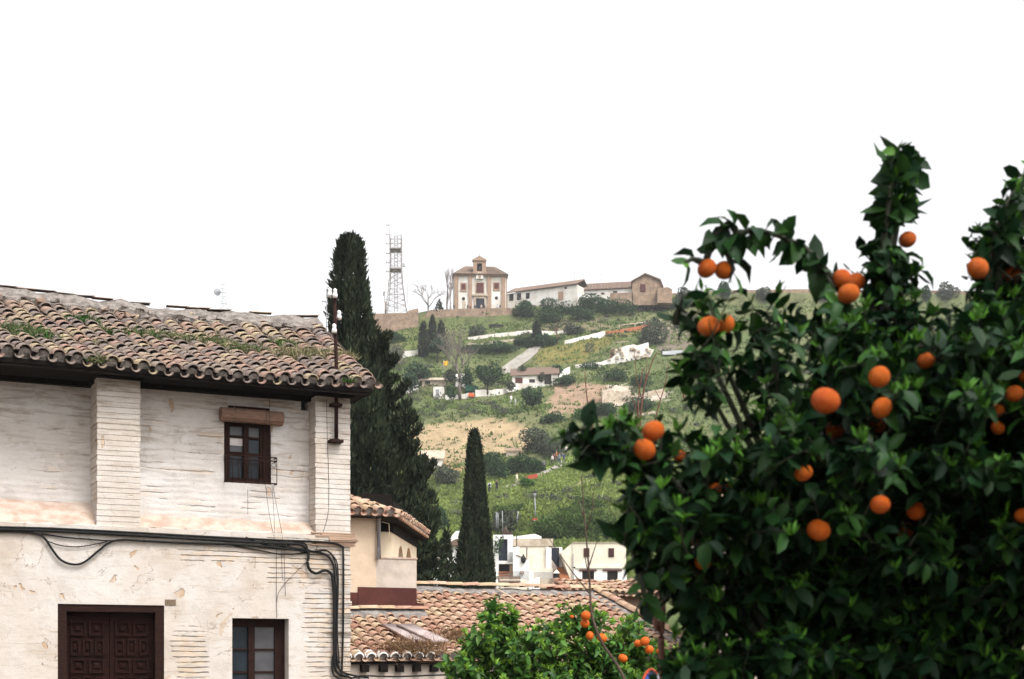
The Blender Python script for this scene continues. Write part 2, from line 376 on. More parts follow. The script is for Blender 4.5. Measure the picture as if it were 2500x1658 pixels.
# ------------------------------------------------------------------ foliage
LEAF_V = np.array([(0,0,0), (-.43,.30,.07),(0,.30,0),(.43,.30,.07), (-.41,.68,.02),(0,.68,-.05),(.41,.68,.02), (0,1,-.16)])
LEAF_T = np.array([(0,2,1),(0,3,2),(4,5,7),(5,6,7)]); LEAF_Q = np.array([(1,2,5,4),(2,3,6,5)])
CARD_V = np.array([(-.5,0,0),(.5,0,0),(.35,.6,.08),(0,1,0),(-.35,.6,.08)]); CARD_T = np.array([(0,1,2),(0,2,4),(4,2,3)])
BLADE_V = np.array([(-.5,0,0),(.5,0,0),(.1,1,.3)]); BLADE_T = np.array([(0,1,2)])
def norm(a): return a/np.maximum(1e-9, np.linalg.norm(a, axis=1, keepdims=True))
def scatter(kind, pos, dirs, nrm, length, width, tint):
    """one leaf per row: base at pos, pointing along dirs, facing nrm"""
    LV, LT, LQ = {'leaf': (LEAF_V, LEAF_T, LEAF_Q), 'card': (CARD_V, CARD_T, np.zeros((0,4),int)), 'blade': (BLADE_V, BLADE_T, np.zeros((0,4),int))}[kind]
    y = norm(dirs); x = norm(np.cross(y, nrm)); z = np.cross(x, y); n, k = len(pos), len(LV)
    L = np.asarray(length).reshape(-1,1,1)*np.ones((n,1,1)); W = np.asarray(width).reshape(-1,1,1)*np.ones((n,1,1))
    if kind == 'leaf': LV = LV[None]*np.stack([np.ones(n), np.ones(n), RNG.uniform(-.8, 3.2, n)], 1)[:,None,:]
    else: LV = np.repeat(LV[None], n, 0)
    V = pos[:,None,:]+x[:,None,:]*LV[:,:,0:1]*W+y[:,None,:]*LV[:,:,1:2]*L+z[:,None,:]*LV[:,:,2:3]*L
    off = (np.arange(n)*k)[:,None,None]
    return V.reshape(-1,3), (LT[None]+off).reshape(-1,3), (LQ[None]+off).reshape(-1,4), np.repeat(tint, k, axis=0)
def join(parts):
    Vs, Ts, Qs, Cs, o = [], [], [], [], 0
    for v, t, q, c in parts:
        Vs.append(v); Ts.append(t+o); Qs.append(q+o); Cs.append(c); o += len(v)
    return np.concatenate(Vs), np.concatenate(Ts), np.concatenate(Qs), np.concatenate(Cs)
def rdir(n): return norm(RNG.normal(size=(n,3)))
def crown_shape(n, c, rad, lumps=9, seed=0, flat=1.0, inner=.55):
    """points in a lumpy crown: a cluster of smaller ellipsoids about centre c, radii rad"""
    rg = np.random.default_rng(seed); c = np.array(c); rad = np.array(rad)
    cc = norm(rg.normal(size=(lumps,3)))*rg.uniform(.35,.72,(lumps,1)); cc = np.vstack([cc, [[0,0,0]]]); rr = rg.uniform(.33,.5,(lumps+1,1)); rr[-1] = .6
    w = rg.choice(len(cc), n, p=(rr[:,0]**2/np.sum(rr**2)))
    d = norm(rg.normal(size=(n,3))); r = rg.uniform(inner, 1.06, (n,1))**.6
    return c+(cc[w]+d*rr[w]*r)*rad, d
def leafy(name, mt, pts, out, ls, lw, parent=None, kind='card', up=.3, young=.3, bright=None):
    n = len(pts); dirs = norm(out*.6+rdir(n)*.8+np.array([0,0,up])); nr = norm(out+rdir(n)*.7+np.array([0,0,.5]))
    t = np.zeros((n,3)); t[:,0] = RNG.uniform(0,1,n)**2*young*2; t[:,1] = RNG.uniform(0,1,n) if bright is None else bright; t = np.clip(t,0,1)
    v, tr, q, c = scatter(kind, pts, dirs, nr, ls*RNG.uniform(.6,1.3,n), lw*RNG.uniform(.7,1.2,n), t)
    return np_mesh(name, v, tr, q, mt, parent, c)
def trunk_mb(base, top, r0, r1, wob=.1, seg=7, n=5):
    mb = MB(); base, top = Vector(base), Vector(top); pts = []; rr = []
    for i in range(n+1):
        t = i/n; j = wob*math.sin(t*math.pi); pts.append(base.lerp(top, t)+Vector((random.uniform(-j,j), random.uniform(-j,j), 0))); rr.append(r0+(r1-r0)*t)
    mb.tube(pts, rr, seg); return mb
def broad_tree(name, label, cat, base, h, w, mt, n=700, group=None, ls=None, young=.3, trunk=.28, seed=None, bark='bark', lumps=9):
    base = Vector(base); t = thing(name, label, cat, base, 0, group); seed = seed or random.randrange(9999)
    c = base+Vector((0,0,h*(trunk+(1-trunk)/2))); rad = (w/2, w/2, h*(1-trunk)/2)
    pts, d = crown_shape(n, c, rad, lumps, seed); ls = ls or w*.085
    leafy('crown', mt, pts, d, ls, ls*.62, t, young=young)
    mb = trunk_mb(base-Vector((0,0,.3)), c, w*.05, w*.02)
    for k in range(5):
        a = random.uniform(0, 6.28); e = c+Vector((math.cos(a)*rad[0]*.6, math.sin(a)*rad[1]*.6, random.uniform(-.2,.5)*rad[2]))
        mb.tube([base.lerp(c, .65), base.lerp(c,.65).lerp(e,.5)+Vector((0,0,.1)), e], [w*.025, w*.018, w*.006], 5)
    mb.build('trunk', M[bark], t); return t
def shrub(name, label, cat, base, h, w, mt, n=350, group=None, seed=None, young=.3, ls=None):
    base = Vector(base); pts, d = crown_shape(n, base+Vector((0,0,h*.42)), (w/2, w/2*.8, h*.58), 7, seed or random.randrange(9999)); ls = ls or max(.18, min(w,h)*.11)
    o = leafy(name, mt, pts, d, ls, ls*.6, None, young=young); return tag(o, label, cat, group)
def bare_tree(name, label, base, h, w, mt, levels=4, spread=.55, group=None, thin=1.0, upright=.6, cat='tree', seed=1):
    rg = random.Random(seed); base = Vector(base); t = thing(name, label, cat, base, 0, group); mbt = MB(); mbb = MB()
    def grow(p, d, L, r, lv):
        q = p+d*L; mid = p.lerp(q,.5)+Vector((rg.uniform(-1,1),rg.uniform(-1,1),0))*L*.05
        (mbt if lv == levels else mbb).tube([p, mid, q], [r, r*.85, r*.62], 5 if lv > 1 else 4)
        if lv == 0: return
        for k in range(rg.choice([3,3,4]) if lv > 1 else rg.choice([3,4,5])):
            a = rg.uniform(0, 6.28); s = spread*rg.uniform(.6,1.4)
            nd = (d+Vector((math.cos(a)*s*w/h*1.6, math.sin(a)*s*w/h*1.6, upright*rg.uniform(.0,.5)))).normalized()
            st = p.lerp(q, rg.uniform(.6, 1.0) if lv < levels else rg.uniform(.45,1.0))
            grow(st, nd, L*rg.uniform(.55,.85), max(r*.55, .018*thin), lv-1)
    grow(base-Vector((0,0,.2)), Vector((0,0,1)), h*.34, h*.022*thin, levels)
    mbt.build('trunk', mt, t); mbb.build('crown', mt, t); return t
def cypress(name, label, prof, base, h, n, ls, lean=(0,0), seed=3, group=None, arms=(), rough=.16):
    """prof: [(height share, left radius, right radius)] in metres; arms: (height, dx, length, radius) loose side branches"""
    rg = np.random.default_rng(seed); base = Vector(base); t = thing(name, label, 'cypress tree', base, 0, group)
    hs = np.array([p[0] for p in prof]); lr = np.array([p[1] for p in prof]); rr = np.array([p[2] for p in prof])
    u = rg.uniform(0, 1, n); k = np.interp(u, hs, lr+rr)/np.max(lr+rr); keep = rg.uniform(0,1,n) < k*.9+.1; u = u[keep]; n = len(u)
    a = rg.uniform(0, 2*np.pi, n); ca, sa = np.cos(a), np.sin(a)
    lump = np.array([mnoise.fractal(Vector((ca[i]*1.6+seed, sa[i]*1.6, u[i]*h*.55)), .8, 2, 4) for i in range(n)])
    rad = np.interp(u, hs, lr)*(ca < 0)+np.interp(u, hs, rr)*(ca >= 0); dep = (np.interp(u, hs, lr)+np.interp(u, hs, rr))/2
    f = (1-.30*rg.uniform(0,1,n)**1.6)*(1+rough*2.2*lump)
    pts = np.stack([ca*rad*f+lean[0]*u, sa*dep*f+lean[1]*u, u*h], 1)+np.array(base)
    out = np.stack([ca, sa, np.zeros(n)], 1); br = np.clip(.5+.9*lump+rg.normal(0,.2,n), 0, 1)
    P_, O_, B_ = [pts], [out], [br]
    for (hz, dx, ln, r) in arms:
        if lean[0]: dx = float(np.interp(hz, hs, rr))+lean[0]*hz-.45*ln
        m_ = int(ln*r*1300); s = rg.uniform(0,1,m_)**.8; dd = norm(rg.normal(size=(m_,3)))
        c = np.stack([dx+s*ln, rg.uniform(-.9,.5)+rg.normal(0,.15,m_), hz*h+s*ln*rg.uniform(.3,1.6)], 1)
        P_.append(np.array(base)+c+dd*(r*(1-.75*s))[:,None]*rg.uniform(.5,1.1,(m_,1))); O_.append(dd); B_.append(rg.uniform(.1,.8,m_))
    pts, out, br = np.concatenate(P_), np.concatenate(O_), np.concatenate(B_); n = len(pts)
    dirs = norm(out*.45+rg.normal(0,.28,(n,3))+np.array([0,0,1.0])); nr = norm(out+rg.normal(0,.5,(n,3)))
    tn = np.zeros((n,3)); tn[:,0] = np.clip(rg.normal(.25,.25,n),0,1); tn[:,1] = br
    v, tr, q, c = scatter('card', pts, dirs, nr, ls*rg.uniform(.6,1.5,n), ls*.42*rg.uniform(.7,1.2,n), tn)
    np_mesh('crown', v, tr, q, M['cypress'], t, c)
    mb = trunk_mb(base-Vector((0,0,.5)), base+Vector((lean[0],lean[1],h*.93)), max(.12,h*.018), .03, .05)
    mb.build('trunk', M['bark'], t); return t

# ------------------------------------------------------------------ barrel-tile roofs
def tile_roof(mb, x0, x1, y0, z0, length, slope, spacing=.22, skew=0.0, exp=(.17,.27), length_at=None, start_at=None, wob=.012, rise=.075, sag=None, tl=.36, plug=True, mt=0, mp=1, mpan=0):
    """columns of half-barrel cover tiles over troughs, laid in a house's own frame: x along the eave, y up the slope (horizontal run)"""
    n = int(round((x1-x0)/spacing)); ang = math.atan(slope); ca, sa = math.cos(ang), math.sin(ang); rg = random.Random(int(x0*100)+n)
    ur = spacing*.40
    def pt(x, s, up, t=0.0):                    # s metres up the slope, up metres off it
        r = s*ca; zz = z0+s*sa+up*ca+(sag(x, s) if sag else 0)
        return (x+(skew(x) if callable(skew) else skew)*r, y0+r-up*sa, zz)
    def barrel(xc, s0, s1, r0, r1, u0, u1, dx0, dx1, inv=False, rim=True, seg=7):
        A = []; B = []; I = []; I2 = []
        for k in range(seg):
            w = math.pi*k/(seg-1); c, h = -math.cos(w), math.sin(w)
            if inv: h = -h
            A.append(pt(xc+dx0+c*r0, s0, u0+h*r0*.92)); B.append(pt(xc+dx1+c*r1, s1, u1+h*r1*.92))
            I.append(pt(xc+dx0+c*(r0-.016), s0, u0+h*(r0-.016)*.9)); I2.append(pt(xc+dx0+c*(r0-.016), s0+.12, u0+h*(r0-.016)*.9))
        Fs = [(k, k+1, seg+k+1, seg+k) for k in range(seg-1)]
        n0 = len(Fs)
        if rim: Fs += [(k+1, k, 2*seg+k, 2*seg+k+1) for k in range(seg-1)]+[(2*seg+k+1, 2*seg+k, 3*seg+k, 3*seg+k+1) for k in range(seg-1)]
        mb.faces(A+B+I+I2, Fs, mpan if inv else mt, smooth=True)
        if inv and rim: mb.m[-(len(Fs)-n0):] = [mt]*(len(Fs)-n0)
    for i in range(n):
        xc = x0+(i+.5)*spacing; dxr = rg.uniform(-wob, wob)
        L = length_at(xc) if length_at else length
        S0 = start_at(xc) if start_at else 0.0
        s = S0; first = True
        while s < L-.05:
            e = rg.uniform(*exp); s1 = min(s+max(tl, e+.1), L+.05)
            barrel(xc, s, s1, ur*rg.uniform(.97,1.06), ur*.84, rise*.62+rg.uniform(.022,.045), rise*.36, dxr+rg.uniform(-wob,wob), dxr+rg.uniform(-wob,wob)*.5)
            if first and plug:
                pts = [pt(xc+dxr, s+.035, rise*.3)]+[pt(xc+dxr-math.cos(math.pi*k/8)*(ur-.012), s+.035, rise*.62+math.sin(math.pi*k/8)*(ur-.02)*.95) for k in range(9)]
                pts = [pt(xc+dxr-ur*.9, s+.05, -.05), pt(xc+dxr-ur*.9, s+.04, rise*.6)]+pts[1:]+[pt(xc+dxr+ur*.9, s+.05, -.05)]
                mb.face(pts, mp)
            s += e; first = False
        xt = xc+spacing/2; L2 = min(L, length_at(xt) if length_at else L); S2 = max(S0, start_at(xt) if start_at else 0.0); s = S2-.03
        while s < L2-.05:
            e = rg.uniform(.24,.32); s1 = min(s+.36, L2)
            barrel(xt, s, s1, ur*.78, ur*.92, rise*.50, rise*.40, rg.uniform(-wob,wob), 0, inv=True, rim=(s < S2)); s += e
    return pt
def ridge_tiles(mb, a, b, r=.10, tl=.38, mt=0, jit=.015, flat=.7):
    a, b = Vector(a), Vector(b); L = (b-a).length; n = max(1, int(L/(tl*.88))); d = (b-a)/n; t = d.normalized(); sd = t.cross(Vector((0,0,1))).normalized(); up = sd.cross(t)
    for i in range(n):
        p = a+d*i+up*random.uniform(-jit,jit); q = a+d*(i+1)*1.0+d*.12+up*(random.uniform(-jit,jit)+.012)
        A = []; B = []
        r0, r1 = r*random.uniform(.9,1.05), r*random.uniform(.9,1.1)
        for k in range(8):
            w = math.pi*k/7; A.append(p+sd*(-math.cos(w)*r0)+up*(math.sin(w)*r0*flat)); B.append(q+sd*(-math.cos(w)*r1)+up*(math.sin(w)*r1*flat))
        IB = [p+(x-p)*.86 for x in A]; IB2 = [q+(x-q)*.86 for x in B]
        mb.faces(A+B+IB+IB2, [(k,k+1,9+k,8+k) for k in range(7)]+[(8+k,9+k,25+k,24+k) for k in range(7)]+[(k+1,k,16+k,17+k) for k in range(7)], mt, smooth=True)
def lumpy_strip(mb, rows, mi, amp=.03, sc=5):
    """rows of points joined into a rough skin"""
    n = len(rows[0]); V = []
    for r in rows:
        for p in r:
            p = Vector(p); V.append(p+Vector((0,0,1))*amp*mnoise.fractal(p*sc, .8, 2, 4))
    mb.faces(V, [(j*n+i, j*n+i+1, (j+1)*n+i+1, (j+1)*n+i) for j in range(len(rows)-1) for i in range(n-1)], mi)

# ------------------------------------------------------------------ the old house on the left (own frame: x along the street wall, y into the house)
TH = math.atan2(.4246, .9054); U = Vector((math.cos(TH), math.sin(TH), 0)); VV = Vector((-math.sin(TH), math.cos(TH), 0))
class Frame:
    def __init__(s, px, D, th=TH, z=0.0):
        s.o = Vector(((px-CX)/F*D, D, z)); s.u = Vector((math.cos(th), math.sin(th), 0)); s.v = Vector((-math.sin(th), math.cos(th), 0)); s.th = th
        c = -s.o; s.cx, s.cy = c.dot(s.u), c.dot(s.v)
    def loc(s, px, py, y=0.0):
        """the point of the plane local y where the photograph shows px, py"""
        d = Vector(((px-CX)/F, 1, 0)); dy = d.dot(s.v); t = (y-s.cy)/dy
        return s.cx+t*d.dot(s.u), EYE+(HZ-py)/F*t-s.o.z
    def w(s, x, y, z): return s.o+s.u*x+s.v*y+Vector((0,0,z))
A = Frame(855, 21.17)
houseA = thing('old_house', 'old whitewashed brick house with weedy tiled roof and dark wooden door', 'house', A.o, TH)
XL = -7.6
zl = A.loc(420, 1309)[1]          # underside of the ledge
zb = zl+.10; RC, RD = .32, .58    # depth of the panels between the pilasters
z_eave = 5.63
xpl0, xpl1 = A.loc(237, 1100)[0], A.loc(342, 1100)[0]; xpr0 = A.loc(770, 1100)[0]
dx0, dzt = A.loc(141, 1474); dx1 = A.loc(401, 1474)[0]
wx0, wzt = A.loc(567, 1509); wx1 = A.loc(705, 1511)[0]
ux0, uzt = A.loc(547, 1028, RC); ux1, uzb = A.loc(662, 1179, RC); uzb = A.loc(600, 1180, RC)[1]
def wall_plane(mb, x0, x1, z0, z1, y, holes, depth, mi=0, step=.25):
    xs = sorted({x0, x1, *[h[0] for h in holes], *[h[1] for h in holes]}); zs = sorted({z0, z1, *[h[2] for h in holes], *[h[3] for h in holes]})
    for i in range(len(xs)-1):
        for j in range(len(zs)-1):
            xm, zm = (xs[i]+xs[i+1])/2, (zs[j]+zs[j+1])/2
            if any(h[0] < xm < h[1] and h[2] < zm < h[3] for h in holes): continue
            mb.face([(xs[i],y,zs[j]),(xs[i+1],y,zs[j]),(xs[i+1],y,zs[j+1]),(xs[i],y,zs[j+1])], mi)
    for (a, b, c, d) in holes:
        for q in ([(a,y,c),(a,y,d),(a,y+depth,d),(a,y+depth,c)], [(b,y,d),(b,y,c),(b,y+depth,c),(b,y+depth,d)], [(a,y,d),(b,y,d),(b,y+depth,d),(a,y+depth,d)], [(b,y,c),(a,y,c),(a,y+depth,c),(b,y+depth,c)]):
            mb.face(q, mi)
mb = MB()
wall_plane(mb, XL, 0, 0, zl, 0, [(dx0,dx1,0,dzt),(wx0,wx1,.55,wzt)], .34)
mb.face([(0,0,0),(0,7.4,0),(0,7.4,z_eave),(0,.0,z_eave)], 0); mb.face([(XL,0,0),(XL,0,zl),(XL,7.4,z_eave),(XL,7.4,0)], 0)
mb.face([(XL,7.4,0),(0,7.4,0),(0,7.4,z_eave),(XL,7.4,z_eave)], 0)
for _ in range(26):               # courses of brick standing proud at the corner
    z = random.uniform(.2, zl-.1); mb.box(-random.uniform(.2,.6), .004+random.uniform(0,.02), -.006, .2, z, z+.058, 0)
mb.build('lower_wall', M['wallL'], houseA, True)
mb = MB()
hv0, hzt = A.loc(735, 975, RC); hv1, hzb = A.loc(752, 1003, RC)
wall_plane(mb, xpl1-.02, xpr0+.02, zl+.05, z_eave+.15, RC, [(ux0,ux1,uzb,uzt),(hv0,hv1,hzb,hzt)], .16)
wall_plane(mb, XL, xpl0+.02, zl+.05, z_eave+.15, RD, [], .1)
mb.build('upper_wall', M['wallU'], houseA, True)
mb = MB(); mb.box(hv0-.05, hv1+.05, RC+.17, RC+.3, hzb-.05, hzt+.05); mb.build('vent_hole', M['dark'], houseA, True)
mb = MB()
for x0, x1, back in ((XL, xpl0, RD), (xpl1, xpr0, RC)):      # sloping plaster ledge under each panel
    n = 28; k = back*.66
    lumpy_strip(mb, [[(x0+(x1-x0)*i/n, -.012, zb) for i in range(n+1)], [(x0+(x1-x0)*i/n, back*.5, zb+k*.55) for i in range(n+1)], [(x0+(x1-x0)*i/n, back+.01, zb+k) for i in range(n+1)]], 0, .02, 4)
lo = MB()
n = 50; xs = [XL+(0-XL)*i/n for i in range(n+1)]
lumpy_strip(lo, [[(x, .0, zl-.03) for x in xs], [(x, -.02, zl) for x in xs], [(x, -.022, zb) for x in xs], [(x, .02, zb+.02) for x in xs]], 0, .012, 6)
for i in range(9): z = zl-.06+i*.022; lo.box(-.62+random.uniform(0,.3), .05+random.uniform(0,.06), -.03-random.uniform(0,.03), .1, z, z+.02, 1, .004)
mb.build('sloping_ledge', M['ledge'], houseA, True); lo.build('ledge_band', [M['wallL'], M['brickf']], houseA, True)
for x0, x1, back in ((xpl0, xpl1, RD), (xpr0, 0, RC)):       # pilasters, course by course
    mb = MB(); z = zb
    while z < z_eave+.1:
        h = .075*random.uniform(.9,1.1); j = lambda: random.uniform(-.007,.007)
        mb.box(x0+j(), x1+j(), j()*.7-.005, back+.2, z, z+h-.007); mb.box(x0+.012, x1-.012, .008, back+.2, z+h-.007, z+h); z += h
    mb.build('pilaster', M['pilaster'], houseA, True)
# door
d = thing('door', None, None); d.parent = houseA
mb = MB(); fw = .12
mb.box(dx0-.01, dx0+fw, .02, .30, 0, dzt+.02); mb.box(dx1-fw, dx1+.01, .02, .30, 0, dzt+.02); mb.box(dx0+fw, dx1-fw, .02, .30, dzt-.10, dzt+.02)
mb.build('door_frame', M['wood2'], d, True)
mb = MB(); mb.box(dx1+.012, dx1+.16, -.012, .2, dzt+.005, dzt+.085); mb.build('lintel', M['woodg'], houseA, True)
xm = (dx0+dx1)/2
for (a, b) in ((dx0+fw, xm-.004), (xm+.004, dx1-fw)):
    mb = MB(); mb.box(a, b, .20, .26, 0, dzt-.10)
    W = b-a; z = dzt-.10-.13
    for k, nc in enumerate((2, 3, 2, 3, 2)):
        rh = .20 if nc == 2 else .23; z1 = z; z0 = z-rh; cw = (W-.10)/nc
        for c in range(nc):
            p0, p1 = a+.05+c*cw+.02, a+.05+(c+1)*cw-.02
            mb.box(p0, p1, .165, .20, z0, z0+.025); mb.box(p0, p1, .165, .20, z1-.025, z1); mb.box(p0, p0+.025, .165, .20, z0+.025, z1-.025); mb.box(p1-.025, p1, .165, .20, z0+.025, z1-.025)
            V = [(p0+.05,.20,z0+.05),(p1-.05,.20,z0+.05),(p1-.05,.20,z1-.05),(p0+.05,.20,z1-.05),(p0+.08,.175,z0+.08),(p1-.08,.175,z0+.08),(p1-.08,.175,z1-.08),(p0+.08,.175,z1-.08)]
            mb.faces(V, [(4,5,6,7),(0,1,5,4),(1,2,6,5),(2,3,7,6),(3,0,4,7)])
        z = z0-.045
    mb.build('door_leaf', M['wood'], d, True)
# ground-floor window
w = thing('window', None, None); w.parent = houseA
Y = .22; mb = MB(); zc = .55; fw = .05; xmid = wx0+(wx1-wx0)*.40
mb.box(wx0-.02, wx0+.012, Y, Y+.07, zc, wzt); mb.box(wx1-.15, wx1+.0, Y-.01, Y+.07, zc, wzt); mb.box(wx0, wx1-.15, Y, Y+.07, wzt-.12, wzt); mb.box(xmid-.045, xmid+.05, Y-.02, Y+.06, zc, wzt-.12)
for k in range(1, 4): zz = wzt-.12-.33*k; mb.box(wx0+.012, xmid-.045, Y+.005, Y+.05, zz-.015, zz+.015); mb.box(xmid+.05, wx1-.15, Y+.005, Y+.05, zz-.015, zz+.015)
mb.build('frame', M['wood2'], w, True)
mb = MB(); mb.box(wx0, xmid, Y+.03, Y+.04, zc, wzt-.1); mb.build('pane', M['glass'], w, True)
mb = MB(); mb.box(xmid+.03, wx1-.14, Y+.03, Y+.04, zc, wzt-.1); mb.build('pane', M['glassg'], w, True)
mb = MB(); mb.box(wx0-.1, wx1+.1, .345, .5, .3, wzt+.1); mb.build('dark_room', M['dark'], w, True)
# upper window
w = thing('window', None, None); w.parent = houseA
Y = RC+.06; mb = MB(); W = ux1-ux0; Hh = uzt-uzb; xm = ux0+W*.50
for a, b in ((ux0, ux0+.07), (ux1-.11, ux1)): mb.box(a, b, Y-.02, Y+.09, uzb, uzt)
mb.box(ux0+.07, ux1-.11, Y-.02, Y+.09, uzb, uzb+.08); mb.box(ux0+.07, ux1-.11, Y-.02, Y+.09, uzt-.05, uzt)
mb.box(xm-.055, xm+.02, Y-.035, Y+.07, uzb+.08, uzt-.05)
mb.box(ux0+.07, ux0+.10, Y, Y+.07, uzb+.08, uzt-.05); mb.box(ux1-.155, ux1-.11, Y, Y+.07, uzb+.08, uzt-.05)
for k in (.77, .50): mb.box(ux0+.10, xm-.055, Y+.005, Y+.06, uzb+Hh*k-.018, uzb+Hh*k+.018); mb.box(xm+.02, ux1-.155, Y+.005, Y+.06, uzb+Hh*(k-.01)-.018, uzb+Hh*(k-.01)+.018)
mb.build('frame', M['wood2'], w, True)
for (a, b, z0, z1, mt) in ((ux0+.1, xm-.055, .77, .97, 'glassg'), (xm+.02, ux1-.155, .77, .97, 'glassg'), (ux0+.1, xm-.055, .50, .62, 'glassg'), (xm+.02, ux1-.155, .5, .77, 'glass'), (ux0+.1, xm-.055, .08, .5, 'glass'), (xm+.02, ux1-.155, .08, .5, 'glass')):
    mb = MB(); mb.box(a, b, Y+.035, Y+.045, uzb+Hh*z0, uzb+Hh*z1); mb.build('pane', M[mt], w, True)
mb = MB(); mb.box(ux0+.1, xm-.055, Y+.028, Y+.034, uzb+Hh*.625, uzb+Hh*.755); mb.build('paper_sheet', M['paper'], w, True)
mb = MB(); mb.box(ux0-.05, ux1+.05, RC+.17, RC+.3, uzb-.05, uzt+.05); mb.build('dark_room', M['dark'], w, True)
mb = MB(); yr = RC-.13                     # shallow iron railing
for zz in (uzb+.0, uzb+.33, uzb+.38): mb.tube([(ux0+.0,RC+.03,zz),(ux0+.0,yr,zz),(ux1+.05,yr,zz),(ux1+.05,RC+.03,zz)], .010, 5)
for k in range(9): x = ux0+(ux1+.05-ux0)*k/8; mb.tube([(x,yr,uzb-.02),(x,yr,uzb+.38)], .006, 5)
for k in range(8):
    x = ux0+(ux1+.05-ux0)*(k+.5)/8; mb.tube([(x+.035*math.cos(q),yr,uzb+.27+.035*math.sin(q)) for q in np.linspace(0,6.28,9)], .004, 4)
mb.build('railing', M['iron'], w, True)
# roof
ye = -.46; ze = 5.60; slopeA = .45; LA = 3.78/math.cos(math.atan(slopeA)); xr1 = A.loc(914, 930, ye)[0]
sagA = lambda x, s: .035*math.sin(x*1.1+.5)+.03*math.sin(x*.43)-.05*math.sin(math.pi*min(1, s/LA))+.02*fbm(x*1.2, s*1.2, 4)
skA = lambda x: float(np.interp(x, [-8, -5.2, -4, -1.5, -.3, .3], [-.24, -.23, -.17, -.10, .0, .085]))
mb = MB()
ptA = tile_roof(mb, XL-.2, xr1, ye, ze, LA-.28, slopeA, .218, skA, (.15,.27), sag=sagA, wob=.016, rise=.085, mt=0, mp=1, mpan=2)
xs = [XL-.2+(xr1-XL+.2)*i/60 for i in range(61)]
rg = random.Random(5)
lowe = [LA-.62+.22*fbm(x*2.2, 3, 0)+rg.uniform(-.05,.05) for x in xs]
rows = [[ptA(x, l, .05) for x, l in zip(xs, lowe)], [ptA(x, l+.015, .16) for x, l in zip(xs, lowe)], [ptA(x, (l+LA)/2, .17) for x, l in zip(xs, lowe)], [ptA(x, LA-.06, .17) for x in xs], [ptA(x, LA+.12, .10) for x in xs]]
lumpy_strip(mb, rows, 1, .075, 3.2)
for i in range(0, 60, 1):
    if i % 2 == 0 and rg.random() < .85: ridge_tiles(mb, Vector(ptA(xs[i], LA-.0, .165)), Vector(ptA(xs[min(60,i+2)], LA, .165)), .085, .33, 0, .008, .28)
for i in range(26):                      # loose broken tiles and lumps of mortar near the ridge
    x = rg.uniform(XL, xr1-.3); s = LA-rg.uniform(.5,.9); p = Vector(ptA(x, s, .17)); mb.box(p.x-.06, p.x+.07, p.y-.07, p.y+.08, p.z-.03, p.z+.03, rg.choice([0,1,1]), .025)
M['panA'] = mat('shaded_pan_old', (.085,.068,.055), (.045,.038,.03), 14, .95, .01); M['panC'] = mat('shaded_pan_clay', (.20,.105,.07), (.12,.065,.045), 14, .95, .01)  # pans darkened so the gaps between tile columns carry painted shade
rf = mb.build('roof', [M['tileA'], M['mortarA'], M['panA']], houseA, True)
mb = MB(); L = LA                        # roof body: boarding, soffit and back slope
p = [ptA(XL-.2, .02, -.03), ptA(xr1-.03, .02, -.03), ptA(xr1-.03, L, -.03), ptA(XL-.2, L, -.03)]
yb = p[2][1]; zr = p[2][2]
mb.face(p); mb.face([p[3], p[2], (p[2][0], yb+3.8, ze-.05), (p[3][0], yb+3.8, ze-.05)])
mb.face([(XL-.2, ye+.03, ze-.06), (xr1-.03, ye+.03, ze-.06), (xr1-.03, RD+.3, ze-.06), (XL-.2, RD+.3, ze-.06)])
mb.face([(XL-.2, ye+.03, ze-.06), (xr1-.03, ye+.03, ze-.06), (xr1-.03, ye+.02, ze+.0), (XL-.2, ye+.02, ze+.0)])
mb.face([(xr1-.03, ye+.03, ze-.06), (xr1-.03, ye+.02, ze), p[2], (p[2][0], yb+3.8, ze-.05)])
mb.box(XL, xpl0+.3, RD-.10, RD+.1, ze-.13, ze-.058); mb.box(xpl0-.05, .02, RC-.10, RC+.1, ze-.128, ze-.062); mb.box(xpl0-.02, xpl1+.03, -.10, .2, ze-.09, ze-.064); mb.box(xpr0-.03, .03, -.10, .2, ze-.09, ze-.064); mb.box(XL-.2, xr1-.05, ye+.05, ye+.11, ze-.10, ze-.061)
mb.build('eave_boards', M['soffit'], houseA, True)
# weeds on the roof: each tuft is a plant of its own
tufts = [(40,825,1.1,'green roof weeds beside the left picture edge','g'), (95,838,.9,'broad green weed patch sprouting between the leftmost tiles','g'), (205,795,.8,'brightest green weed tuft growing high on the old roof','G'), (262,822,.6,'small bright weed tuft just below the brightest one','G'), (232,850,.5,'thin grey weed tuft above the left pilaster','d'),
         (352,832,.9,'olive weed tuft in the middle of the old roof','g'), (425,838,.9,'dark green and brown weed tuft right of the middle of the old roof','m'), (525,850,1.0,'long dry brown weed patch above the upper window','m'), (600,868,1.0,'grey brown weed patch left of the dry patch by the pole','m'), (700,855,.8,'yellow green weed tuft near the right end of the ridge','g'), (715,882,1.1,'large dry weed patch close to the right eave','d'), (775,880,1.0,'dry weed patch at the foot of the iron pole','d'), (840,880,.7,'pale dry weed at the right corner of the old roof','d'), (238,905,.45,'dark weed hanging over the eave above the left pilaster','m'), (850,960,.3,'small green sprig under the right eave corner','g')]
